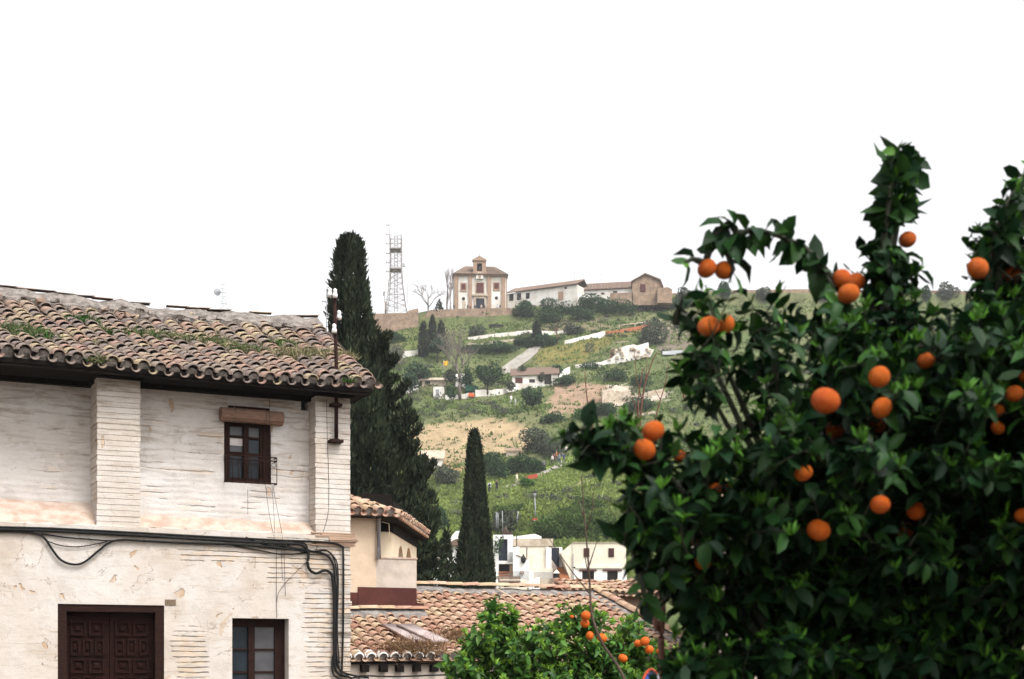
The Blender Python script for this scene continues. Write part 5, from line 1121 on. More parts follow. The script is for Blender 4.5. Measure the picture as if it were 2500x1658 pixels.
wing('church_wing', 'long white wing with tiled roof and three windows adjoining the church', 'building', ((1236,718),(1410,695)), 768, (367,358), 8, 'whitef', 'tileF', 11, ((1244,1254,719,735,'window','dark'),(1263,1273,717,733,'window','dark'),(1285,1294,716,730,'window','dark'),(1364,1376,713,734,'window','brickf'),(1379,1385,701,706,'window','darkred'),(1318,1325,745,758,'door','dark')))
wing('tiled_wing', 'lower white wing with a long tiled roof right of the church wing', 'building', ((1411,711),(1545,704)), 745, (362,360), 8, 'whitef', 'tileF', 16, ((1441,1451,717,721,'window','dark'),(1468,1476,715,719,'window','dark'),(1497,1507,711,715,'window','dark')))
gb = thing('stone_gable_house', 'brown stone house with a gable at the right end of the church wings', 'building', P(1580,735,357)); Dg = 357
mb = MB(); mb.prism([P(x,y,Dg) for x, y in ((1543,745),(1616,745),(1616,696),(1610,684),(1575,669),(1543,688))], Vector((1,8,0))); mb.build('wall', M['stonef'], gb)
mb = MB(); mb.prism([P(x,y,Dg-.5) for x, y in ((1541,689),(1575,669),(1611,684),(1618,700),(1620,699),(1613,681),(1575,666),(1540,686))], Vector((1,9,0))); mb.build('roof', M['tileF'], gb)
mb = MB(); mb.prism([P(x,y,Dg-.15) for x, y in ((1563,712),(1576,712),(1576,694),(1563,694))], Vector((0,.3,0))); mb.build('window', M['darkred'], gb)
gb = thing('stone_hut', 'low brown stone block right of the gabled stone house', 'building', P(1625,735,355)); mb = MB(); mb.prism([P(x,y,355) for x, y in ((1605,740),(1641,740),(1641,706),(1630,701),(1605,704))], Vector((0,6,0))); mb.build('wall', M['stonef'], gb)
for px, y0, y1, lab in ((1403,660,692,'thin aerial on the high end of the church wing roof'),(1467,666,698,'thin aerial above the lower tiled wing')):
    mb = MB(); mb.tube([P(px,y1+6,360), P(px,y0,360)], .05, 4); mb.tube([P(px-3,y0+5,360), P(px+3,y0+5,360)], .04, 4); tag(mb.build('aerial', M['steel']), lab, 'aerial')
def top_wall(name, label, pts, m_, D, th=1.0, base=12):
    mb = MB(); 
    for i in range(len(pts)-1):
        (p0,a0,b0_),(p1,a1,b1_) = pts[i], pts[i+1]; mb.prism([P(p0,b0_+base,D), P(p1,b1_+base,D), P(p1,a1,D), P(p0,a0,D)], Vector((0,th,0)))
    return tag(mb.build(name, M[m_]), label, 'wall')
top_wall('terrace_wall', 'brown stone terrace wall in front of the church', [(1026,783,790),(1036,771,786),(1050,757,780),(1120,754,778),(1180,753,775),(1236,751,772),(1262,756,775)], 'stonef', 361.5)
top_wall('terrace_wall', 'brown stone wall below the lattice mast', [(905,766,800),(940,765,800),(990,764,798),(1000,757,792),(1021,753,786)], 'stonef', 359)
top_wall('city_wall', 'old city wall running along the ridge behind the orange tree', [(1600,712,735),(1640,716,735),(1700,713,730),(1760,709,728),(1850,708,725),(1960,706,722),(2100,708,722),(2220,710,722),(2300,709,722),(2500,716,730),(2700,722,735)], 'stonef', 364, 1.2, 10)
top_wall('brick_wall', 'stretch of stone wall in front of the tiled wing', [(1490,716,735),(1545,714,735)], 'stonef', 357)
# lattice mast
mt = thing('lattice_mast', 'tall lattice radio mast with antennas left of the church', 'radio mast', P(968, 764, 364)); DM = 364
def c6(x, y, dy=0.0): p = P(920+x/5.806, 530+y/5.806, DM); p.y += dy; return p
mb = MB(); r = .07
W0 = [(190,350,280),(192,350,470),(192,352,750),(185,358,900),(172,378,1060),(150,400,1220),(135,425,1355)]
dep = lambda i: 1.7+max(0,i-2)*.42
for i in range(len(W0)-1):
    a, b, y0 = W0[i]; c, d, y1 = W0[i+1]; e0, e1 = dep(i), dep(i+1)
    F0 = [c6(a,y0,-e0), c6(b,y0,-e0), c6(b,y0,e0), c6(a,y0,e0)]; F1 = [c6(c,y1,-e1), c6(d,y1,-e1), c6(d,y1,e1), c6(c,y1,e1)]
    sub = 3 if y1-y0 > 170 else 2
    for k in range(4):
        mb.tube([F0[k], F1[k]], r*1.25, 4)
        for s in range(sub):
            t0, t1 = s/sub, (s+1)/sub; k2 = (k+1) % 4
            A0, B0, A1, B1 = F0[k].lerp(F1[k],t0), F0[k2].lerp(F1[k2],t0), F0[k].lerp(F1[k],t1), F0[k2].lerp(F1[k2],t1)
            mb.tube([A0, B1], r*.62, 4); mb.tube([B0, A1], r*.62, 4); mb.tube([A0, B0], r*.62, 4)
for x in (255,292): mb.tube([c6(x,265), c6(x-3,1345)], r*1.3, 4)
for k in range(16): y = 300+k*65; mb.tube([c6(255,y), c6(292,y+30)], r*.6, 4)
mb.build('lattice', M['steel'], mt)
for y, hh in ((470,14),(752,16)): mb = MB(); a = c6(186,y+hh/2,-2.0); b = c6(355,y-hh/2,2.0); mb.box(a.x,b.x,a.y,b.y,a.z,b.z); mb.build('platform', M['steel'], mt)
mb = MB(); mb.tube([c6(180,90), c6(186,780)], r*1.3, 5); mb.tube([c6(350,165), c6(350,280)], r*.6, 4); mb.tube([c6(275,235), c6(275,280)], r*.6, 4); mb.build('antenna_pole', M['steel'], mt)
for y in (112,243,378,512,645,772):
    mb = MB(); mb.tube([c6(128,y-6), c6(150,y+4), c6(182,y+4)], r*1.5, 5); mb.tube([c6(134,y-28), c6(134,y+22)], r*.7, 4); mb.tube([c6(165,y-18), c6(165,y+16)], r*.6, 4); mb.build('antenna', M['steel'], mt)
for p0, p1 in (((160,890),(160,1000)),((436,950),(438,1230)),((390,660),(390,700))):
    mb = MB(); mb.tube([c6(*p0), c6(*p1)], r*.9, 4); mb.tube([c6(p0[0],(p0[1]+p1[1])/2), c6(355 if p0[0] > 300 else 190,(p0[1]+p1[1])/2)], r*.5, 4); mb.build('antenna', M['steel'], mt)
mb = MB(); mb.box(c6(368,0).x, c6(396,0).x, DM-.6, DM+.6, c6(0,698).z, c6(0,662).z); mb.build('antenna_panel', M['palesteel'], mt)
t = thing('red_mast', 'short red and grey aerial pole at the left foot of the lattice mast', 'aerial', c6(122,1370)); mb = MB(); mb.tube([c6(124,1370), c6(124,1205)], .28, 6); mb.build('red_section', M['brickf'], t)
mb = MB(); mb.tube([c6(108,1200), c6(108,1040)], .07, 4); mb.tube([c6(90,1075), c6(160,1072)], .06, 4); mb.tube([c6(110,1168), c6(160,1166)], .06, 4); mb.tube([c6(124,1205), c6(110,1190)], .07, 4); mb.tube([c6(97,1120), c6(97,1060)], .14, 4); mb.build('aerial', M['steel'], t)
# distant mast with a dish, on a hill beyond the old house roof
Dd = 900.0; td = thing('distant_mast', 'faint distant mast with a round dish seen above the old roof', 'radio mast', P(545, 800, Dd)); pz = lambda x, y: P(480+x/11.2, 660+y/11.2, Dd)
mb = MB()
for a, b in (((690,380),(700,740)),((790,380),(790,740)),((700,740),(560,1500)),((790,740),(905,1500)),((725,260),(715,1500)),((660,900),(760,740)),((735,740),(850,920)),((620,1060),(850,920)),((660,900),(880,1060))): mb.tube([pz(*a), pz(*b)], .17, 4)
for y in (382,490,612,715,905): mb.tube([pz(665,y), pz(815,y-4)], .24, 4)
mb.build('lattice', M['palesteel'], td)
mb = MB(); c = pz(575,590); mb.lathe((0,0,0), [(2.3,0),(2.45,.3),(2.3,.9),(1.2,1.5),(.2,1.7)], 18); mb.v = [(c.x-v[2]*.6+v[0]*.75, c.y+v[0]*.6+v[2]*.6, c.z+v[1]) for v in mb.v]; mb.build('dish', M['zinc'], td)
mb = MB(); mb.tube([c, pz(700,600)], .3, 5); mb.build('dish_arm', M['zinc'], td)
far_hill = MB(); rows = []
for yy in np.linspace(640, 1300, 16):
    rows.append([(x, yy, -20+222*math.exp(-((x+190)/120)**2-((yy-930)/160)**2)+1.5*fbm(x*.05, yy*.05)) for x in np.linspace(-620, 200, 42)])
far_hill.faces([p for r in rows for p in r], [(j*42+i, j*42+i+1, (j+1)*42+i+1, (j+1)*42+i) for j in range(15) for i in range(41)], 0, True)
tag(far_hill.build('distant_hill', M['soil']), kind='structure')

# ------------------------------------------------------------------ trees and shrubs of the hillside
def pk(px, py): g = gh(px, py); return g, g.y/F
def htree(px, py, hp, wp, label, mt='tree', n=700, cat='tree', young=.25, trunk=.22, ls=None, lumps=9):
    g, k = pk(px, py); return broad_tree('tree', label, cat, g, hp*k, wp*k, M[mt], n, None, ls or .55, young, trunk, int(px), lumps=lumps)
def hshrub(px, py, hp, wp, label, mt='tree', n=420, group=None, young=.25, ls=.5, name='shrub'):
    g, k = pk(px, py); return shrub(name, label, 'shrub', g-Vector((0,0,.4)), hp*k, wp*k, M[mt], n, group, int(px+py), young, ls)
def hcyp(px, py, hp, wp, label, n=1500):
    g, k = pk(px, py); w = wp*k/2; return cypress('cypress', label, [(0,w*.55,w*.55),(.12,w,w),(.5,w*.9,w*.9),(.8,w*.6,w*.6),(1,w*.1,w*.1)], g-Vector((0,0,.2)), hp*k, n, .55, (0,0), int(px), None, rough=.08)
hcyp(1034,872,88,24,'leftmost of the dark hillside cypresses below the church terrace', 1600)
hcyp(1056,860,92,22,'tallest middle one of the dark hillside cypresses', 1600)
hcyp(1077,856,74,22,'thin right one of the dark hillside cypresses', 1300)
hcyp(1310,826,42,20,'small dark cypress standing in front of the whitewashed terrace wall', 1000)
htree(1068,885,66,62,'broad dark evergreen at the foot of the hillside cypresses', 'tree', 900, young=.05)
htree(1190,968,86,64,'round leafy green tree in the yard below the ramp', 'tree', 1300, young=.4)
htree(1140,958,52,36,'dark tree pressed behind the left side of the round green tree', 'tree', 600, young=.05)
htree(1020,940,60,64,'spreading green tree with white gaps left of the flag', 'tree', 800, young=.3)
htree(1002,972,66,56,'bluish green tree at the edge of the tall dark cypress', 'tree', 800, young=.12)
htree(1275,938,46,36,'grey green olive tree in front of the long low house', 'greyleaf', 420, young=.4, trunk=.3)
htree(1362,928,38,28,'small green tree at the right end of the long low house', 'tree', 400, young=.3)
htree(1100,950,52,34,'grey green tree between the stone shed and the bare tree', 'greyleaf', 500, young=.2)
htree(1300,1002,56,66,'leafy green bush tree on the slope below the yard wall', 'tree', 1000, young=.3, trunk=.05)
htree(1322,944,32,16,'thin young tree in front of the dark porch', 'greyleaf', 220, young=.3)
htree(1249,968,36,26,'small pale tree with a bent trunk by the yard wall', 'greyleaf', 200, young=.5, trunk=.4)
htree(960,905,60,60,'purplish bare looking thicket tree beside the tall dark cypress', 'greyleaf', 500, young=.6)
htree(1102,985,50,30,'yellowish green bush tree in the yard by the bare tree', 'tree', 420, young=.7, trunk=.1)
def hbare(px, py, hp, wp, label, levels=4, spread=.55, thin=1.0, up=.6, m_='barkgrey', seed=1):
    g, k = pk(px, py); return bare_tree('bare_tree', label, g, hp*k*1.45, wp*k*1.25, M[m_], levels, spread, None, thin, up, seed=seed)
hbare(1123,978,140,90,'big leafless pale tree with many branches below the flag', 5, .62, 1.0, .7, seed=4)
hbare(1045,770,88,70,'leafless wide tree on the hilltop left of the church', 4, .8, 1.0, .6, 'steel', 5)
hbare(1092,764,92,34,'leafless narrow tree against the left wall of the church', 4, .5, 1.1, .9, 'steel', 8)
hbare(1100,760,76,20,'slender leafless tree right beside the church corner', 3, .45, 1.1, 1.0, 'steel', 9)
hbare(1362,840,44,26,'small leafless reddish tree by the stepped whitewashed wall', 3, .5, 1.1, .8, 'twigred', 12)
hbare(1270,762,38,40,'small leafless bush tree in front of the church wing', 3, .7, 1.0, .5, 'barkgrey', 13)
g = P(1072, 766, 363); cypress('conifer', 'dark small conifer behind the terrace wall left of the church', [(0,1.4,1.4),(.3,1.2,1.2),(.7,.6,.6),(1,.05,.05)], g-Vector((0,0,1)), 4.6, 900, .5, (0,0), 31, None, rough=.2)
for px, py, hp, wp, lab, mt, n in (
    (1283,772,40,52,'dark bush against the foot of the church wing, left of the small door','tree',600), (1352,772,36,76,'dark bush right of the small door of the church wing','tree',600), (1398,764,34,104,'broad dark bush below the corner of the two church wings','tree',800), (1455,760,38,100,'tallest dark bush in front of the tiled wing','tree',800), (1510,764,30,100,'dark bush left of the gabled stone house','tree',600), (1590,757,28,100,'grey dark bush below the gabled stone house','greyleaf',700), (1640,754,26,80,'dark bush right of the stone hut','tree',500), (1672,745,48,40,'light grey green tree like bush breaking the ridge line','greyleaf',500),
    (1420,780,30,80,'olive bush on the slope under the tiled wing','tree',600), (1340,786,26,60,'yellow green bush low under the church wing','tree',500), (1275,842,22,40,'green hedge end right of the bright hedge','tree',400), (1325,842,24,62,'bright green hedge at the head of the ramp','tree',700), (1200,858,20,110,'long bright hedge below the broken wall','tree',900), (1160,856,18,70,'darker left end of the bright hedge','tree',600), (1290,848,30,16,'dark clipped bush by the gate of the ramp','tree',300),
    (968,836,26,40,'dark shrub on the grass below the lattice mast','tree',400), (1165,818,24,60,'grey brown scrub above the long terrace wall','greyleaf',500), (1400,815,24,46,'grey scrub above the stepped whitewashed wall','greyleaf',400), (1600,840,60,90,'tall grey brown scrub right of the white ruin','greyleaf',900), (1672,800,40,60,'grey scrub below the pipe railing','greyleaf',500), (1600,790,18,20,'round dark shrub at the end of the brick wall','tree',250),
    (1440,900,20,60,'dark low shrub under the long wall of the ruin','tree',400), (1500,930,34,80,'dark green shrub above the pale rock face','tree',700), (1560,940,26,60,'yellow green shrub above the pale rock face','tree',500), (1375,940,24,60,'olive shrub on top of the brown earth bank','tree',500), (1560,1000,30,80,'green shrub below the pale rock face','tree',600), (1480,1010,26,70,'dark green shrub under the brown earth bank','tree',600), (1420,1020,26,50,'bright yellow green shrub below the brown earth bank','citrus2',500), (1350,1030,26,60,'dark shrub left of the bright yellow green shrub','tree',500),
    (1305,1100,60,70,'grey purple leafless scrub at the right end of the straw coloured field','greyleaf',900), (1345,1110,50,60,'grey green scrub above the walking group','greyleaf',700), (1395,1080,40,50,'light green scrub right of the walking group','tree',500), (1210,1165,58,70,'dark round bush right of the slim cypress','tree',900), (1262,1158,46,60,'dark bush above the red netting','tree',700), (1300,1150,34,60,'green bush left of the walking person in grey','tree',600), (1290,1186,24,30,'yellow flowering bush beside the person in white','citrus2',300),
    (1090,1180,44,70,'dark scrub left of the slim cypress','greyleaf',700), (1065,1290,60,70,'green scrub between the two large cypresses','tree',800), (1235,1300,50,60,'olive scrub under the fence poles','greyleaf',700), (1365,1322,66,110,'large grey green bush above the blue black door','grass',1500), (1440,1316,60,110,'leafy green bush behind the cream two storey house','grass',1300), (1510,1316,56,90,'bright green bush above the right end of the cream two storey house','grass',1000), (1440,1240,30,80,'dark green patch of scrub right of the street lamp','grass',700), (1400,1255,26,70,'green scrub in the grass below the right of the street lamp','grass',600), (1250,1245,18,80,'long dark green scrub band left of the street lamp','grass',700),
    (1770,722,30,40,'tuft of tree crowns on the ridge between the orange branches','tree',400), (1865,730,26,46,'round grey bush on the ridge behind the orange clusters','greyleaf',400), (2010,730,26,40,'green bush on the ridge behind the central shoot','tree',350), (2310,722,34,52,'round dark tree on the ridge between the two upright orange shoots','greyleaf',500), (2262,730,40,20,'slim green tree on the ridge left of the round dark one','tree',250)):
    hshrub(px, py+2, hp*1.3, wp*1.2, lab, mt, int(n*3.0), ls=.46 if py < 900 else .34)
# uncounted grass, herbs and low scrub
def meadow(name, n, box_, ls, tintf, seed):
    rg = np.random.default_rng(seed); pts = []; tn = []
    x0, x1, y0, y1 = box_
    while len(pts) < n:
        y = rg.uniform(y0, y1); x = rg.uniform(CXX(x0,y), CXX(x1,y)); z = H(x, y); px = CX+x/y*F; py = HZ-(z-EYE)/y*F
        t = tintf(px, py, x, y, rg)
        if t is None: continue
        pts.append((x,y,z)); tn.append(t)
    pts = np.array(pts); tn = np.array(tn); k = 5; base = np.repeat(pts, k, 0)+rg.normal(0,.35,(n*k,3))*np.array([1,1,.05]); m_ = n*k
    dirs = norm(rg.normal(size=(m_,3))*.8+np.array([0,-.1,.7])); t = np.repeat(tn, k, 0)+rg.normal(0,.08,(m_,3)); t = np.clip(t,0,1)
    v_, t_, q_, c_ = scatter('card', base, dirs, norm(rg.normal(size=(m_,3))+np.array([0,-1,.6])), rg.uniform(.5,1.3,m_)*ls, rg.uniform(.25,.55,m_)*ls, t)
    return tag(np_mesh(name, v_, t_, q_, M['grass'], None, c_, loc=(0,300,0)), kind='stuff')
def CXX(px, y): return (px-CX)/F*y
def mt_all(px, py, x, y, rg):
    if in_poly(px, py, FIELD) and rg.random() < .8: return None
    if in_poly(px, py, [(1222,900),(1250,868),(1292,846),(1325,842),(1300,885),(1250,922)]): return None
    n = fbm(x*.06, y*.06, 7)+.5*fbm(x*.3, y*.3, 4)
    if in_poly(px, py, REGIONS[3][0]) or in_poly(px, py, REGIONS[4][0]):
        if rg.random() < .75: return None
    b = .5+.7*n; lush = 1 if py > 1130 else .55
    return (min(1,max(0,.25+(.35 if py > 1150 else 0)+.45*lush*max(0,b)+.2*rg.normal())), min(1,max(0,b)), 0)
meadow('hillside_grass', 26000, (880,2600,175,362), .62, mt_all, 1)
meadow('meadow_grass', 15000, (1000,1800,146,215), .50, mt_all, 2)
for o in ('hillside_grass','meadow_grass'): tag(bpy.data.objects[o], 'mixed green and straw coloured wild grass covering the hill' if o[0] == 'h' else 'lush yellow green grass on the lower slope below the footpath', 'grass')

rg = np.random.default_rng(77); cen = []; kin = []
while len(cen) < 280:
    y = rg.uniform(178, 358); x = rg.uniform(CXX(900,y), CXX(2500,y)); z = H(x,y); px = CX+x/y*F; py = HZ-(z-EYE)/y*F; nz = fbm(x*.035, y*.035, 21)
    if nz < -.05+.25*rg.random() or in_poly(px,py,FIELD) or in_poly(px,py,REGIONS[3][0]) or in_poly(px, py, [(1215,930),(1250,868),(1292,846),(1330,840),(1310,890),(1400,900),(1500,890),(1600,880),(1600,835),(1500,845),(1380,905),(1260,955)]): continue
    cen.append((x,y,z)); kin.append(rg.random())
pp, oo, tt = [], [], []
for (c, k) in zip(cen, kin):
    sz = rg.uniform(.5,1.5); n = int(70*sz+20); d = norm(rg.normal(size=(n,3))); d[:,2] = np.abs(d[:,2]); pp.append(np.array(c)+d*np.array([sz*1.2,sz,sz*.8])*rg.uniform(.4,1.05,(n,1))); oo.append(d); t = np.zeros((n,3)); t[:,0] = np.clip(k*.7+rg.normal(0,.1,n),0,1); t[:,1] = np.clip(rg.normal(.4,.25,n),0,1); tt.append(t)
pp, oo, tt = map(np.concatenate, (pp, oo, tt)); n = len(pp); rd = norm(rg.normal(size=(n,3)))
v_, t_, q_, c_ = scatter('card', pp, norm(oo*.6+rd*.8), norm(oo+rd*.6), rg.uniform(.2,.5,n), rg.uniform(.14,.3,n), tt)
tag(np_mesh('hillside_scrub', v_, t_, q_, M['greyleaf'], None, c_, loc=(0,300,0)), 'low grey green scrub strewn over the hillside', 'scrub', None, 'stuff')

# ------------------------------------------------------------------ people
def person_mesh(pose, long_hair=False):
    """one skinned body; material slots: 0 skin, 1 hair, 2 shirt, 3 trousers"""
    s = .16 if pose == 'walk' else .03
    V = [(0,0,.93),(0,0,1.12),(0,.01,1.33),(0,.0,1.47),(0,-.01,1.55),(0,-.015,1.66),(0,-.01,1.74),
         (.095,0,.88),(.10,-s*.6,.50),(.10,-s*.2,.09),(.10,-s*.2-.12,.04),(-.095,0,.88),(-.10,s*.9,.50),(-.10,s*1.9,.12),(-.10,s*1.9-.1,.05),
         (.18,.01,1.40),(.23,.05+s*.4,1.13),(.22,-.05+s*.3,.90),(.21,-.07+s*.3,.82),(-.18,.01,1.40),(-.23,.03-s*.3,1.13),(-.22,-.09-s*.5,.92),(-.21,-.12-s*.5,.84)]
    E = [(0,1),(1,2),(2,3),(3,4),(4,5),(5,6),(0,7),(7,8),(8,9),(9,10),(0,11),(11,12),(12,13),(13,14),(2,15),(15,16),(16,17),(17,18),(2,19),(19,20),(20,21),(21,22)]
    rad = [.13,.125,.15,.075,.055,.095,.08,.10,.07,.045,.04,.10,.07,.045,.04,.065,.05,.036,.035,.065,.05,.036,.035]
    me = bpy.data.meshes.new('person_skeleton'); me.from_pydata(V, E, []); o = bpy.data.objects.new('person_skeleton', me); COL.objects.link(o)
    md = o.modifiers.new('skin', 'SKIN'); 
    for i, sv in enumerate(me.skin_vertices[0].data): sv.radius = (rad[i], rad[i]*.85); sv.use_root = i == 0
    o.modifiers.new('sub', 'SUBSURF').levels = 1
    dg = bpy.context.evaluated_depsgraph_get(); ev = o.evaluated_get(dg); m2 = bpy.data.meshes.new_from_object(ev)
    bpy.data.objects.remove(o); bpy.data.meshes.remove(me); m2.name = 'person'
    for m_ in ('skin','hair','skin','jeans'): m2.materials.append(M[m_])
    for p in m2.polygons:
        c = p.center; arm = abs(c.x) > .17 and c.z > .75
        p.use_smooth = True
        p.material_index = 1 if (c.z > 1.69 or (c.z > 1.56 and c.y > .02) or c.z < .07) else 0 if (c.z > 1.47 or (arm and c.z < 1.0)) else 2 if (c.z > .92 or arm) else 3
    return m2
PM = {'walk': person_mesh('walk'), 'stand': person_mesh('stand')}
SHIRT = {}
def shirt(c):
    if c not in SHIRT: SHIRT[c] = mat('shirt_fabric', c, None, 8, .9)
    return SHIRT[c]
def person(label, px, py, D, pose, col, trousers=None, rot=0.0, group=None, h=1.0, loc=None):
    me = PM[pose].copy(); me.materials[2] = shirt(col)
    if trousers: me.materials[3] = shirt(trousers)
    o = bpy.data.objects.new('person', me); COL.objects.link(o); o.location = loc if loc is not None else P(px, py, D); o.rotation_euler = (0,0,rot); o.scale = (h,h,h)
    return tag(o, label, 'person', group)
def gperson(label, px, py, pose, col, tr=None, rot=0.0, group=None, h=1.05): return person(label, 0, 0, 0, pose, col, tr, rot, group, h, gh(px, py)-Vector((0,0,.03)))
p_ = gperson('person in a white shirt with a dark backpack seen from behind beside the slim cypress', 1195, 1205, 'walk', (.62,.66,.72), None, 3.0)
mb = MB(); mb.lathe(p_.location+Vector((0,.17*-1,1.02)), [(.05,0),(.15,.05),(.16,.3),(.10,.44),(.03,.46)], 8); bpk = mb.build('backpack', M['jeans']); tag(bpk, 'dark backpack on the back of the person in a white shirt', 'backpack')
gperson('person in black standing right of the one with the backpack', 1213, 1202, 'stand', (.015,.014,.016), (.015,.015,.018), .6)
gperson('person in pale cream clothes walking by the yellow bush', 1262, 1184, 'walk', (.62,.54,.40), (.55,.5,.42), .8)
gperson('person in a grey jacket walking alone on the footpath', 1328, 1150, 'walk', (.16,.16,.19), (.03,.03,.04), 2.6)
gperson('person in a white top at the head of the walking group', 1371, 1112, 'stand', (.75,.72,.68), (.4,.38,.36), .3)
gperson('second person in white, rightmost of the walking group', 1383, 1113, 'stand', (.65,.62,.60), (.05,.04,.04), 2.9)
gperson('person with a dark brown top in the middle of the walking group', 1354, 1134, 'walk', (.10,.04,.03), (.05,.05,.07), .5)
gperson('person with an orange brown top in the walking group', 1359, 1127, 'walk', (.35,.12,.05), (.06,.07,.12), .9)
gperson('person in blue jeans and grey top in the walking group', 1366, 1134, 'walk', (.18,.19,.24), (.06,.08,.16), 1.2)
gperson('person in a dark blue top at the right of the walking group', 1376, 1132, 'walk', (.05,.06,.12), (.05,.05,.08), .2)
gperson('person in a pale top at the lower left of the walking group', 1349, 1136, 'walk', (.55,.5,.48), (.05,.05,.07), .6)
gperson('person in a white cap and shirt below the yard wall', 1248, 985, 'stand', (.75,.73,.70), (.5,.48,.45), .4)
gperson('person in a pale striped top right of the one in white below the yard wall', 1258, 992, 'stand', (.62,.62,.64), (.4,.4,.42), 2.0)
for px, col, lab in ((1109,(.05,.04,.04),'person in black at the left corner of the church terrace'),(1142,(.04,.035,.03),'person in dark clothes left of the church door'),(1148,(.25,.10,.07),'person in a red brown top left of the church door'),(1158,(.10,.12,.18),'person in blue grey directly left of the church door'),(1162,(.06,.06,.09),'person in dark blue leaning at the left jamb of the church door'),(1175,(.6,.45,.36),'person in a pale top before the church door'),(1183,(.05,.035,.035),'person in black at the right jamb of the church door'),(1214,(.5,.5,.55),'person in pale grey right of the church door'),(1221,(.09,.04,.04),'person in maroon, rightmost on the church terrace')):
    person(lab, px, 760, 362.6, 'stand', col, None, px*1.7, 'people on the church terrace', 1.05)

# ------------------------------------------------------------------ the orange trees
def sphere_mesh(name, r):
    mb = MB(); seg, ring = 20, 12; V = []; 
    for i in range(ring+1):
        a = math.pi*i/ring; rr = math.sin(a)*r*1.03; z = math.cos(a)*r*.96
        if i == 0: z -= r*.09
        if i == 1: z -= r*.015
        for k in range(seg): V.append((rr*math.cos(2*math.pi*k/seg), rr*math.sin(2*math.pi*k/seg), z))
    fs = [(i*seg+k, (i+1)*seg+k, (i+1)*seg+(k+1)%seg, i*seg+(k+1)%seg) for i in range(ring) for k in range(seg)]
    nb = len(V); V += [(0,0,r*.93)]+[(r*(.17 if q % 2 else .08)*math.cos(q*math.pi/5), r*(.17 if q % 2 else .08)*math.sin(q*math.pi/5), r*(.955 if q % 2 else .965)) for q in range(10)]+[(0,0,r*1.0)]; cal = [(nb+11, nb+1+q, nb+1+(q+1)%10) for q in range(10)]; fs += cal
    me = bpy.data.meshes.new(name); me.from_pydata(V, [], fs); me.polygons.foreach_set('use_smooth', [True]*len(fs)); me.materials.append(M['peel']); me.materials.append(M['barkgreen']); me.polygons.foreach_set('material_index', [0]*(len(fs)-10)+[1]*10); return me
ORM = sphere_mesh('orange', 1.0)
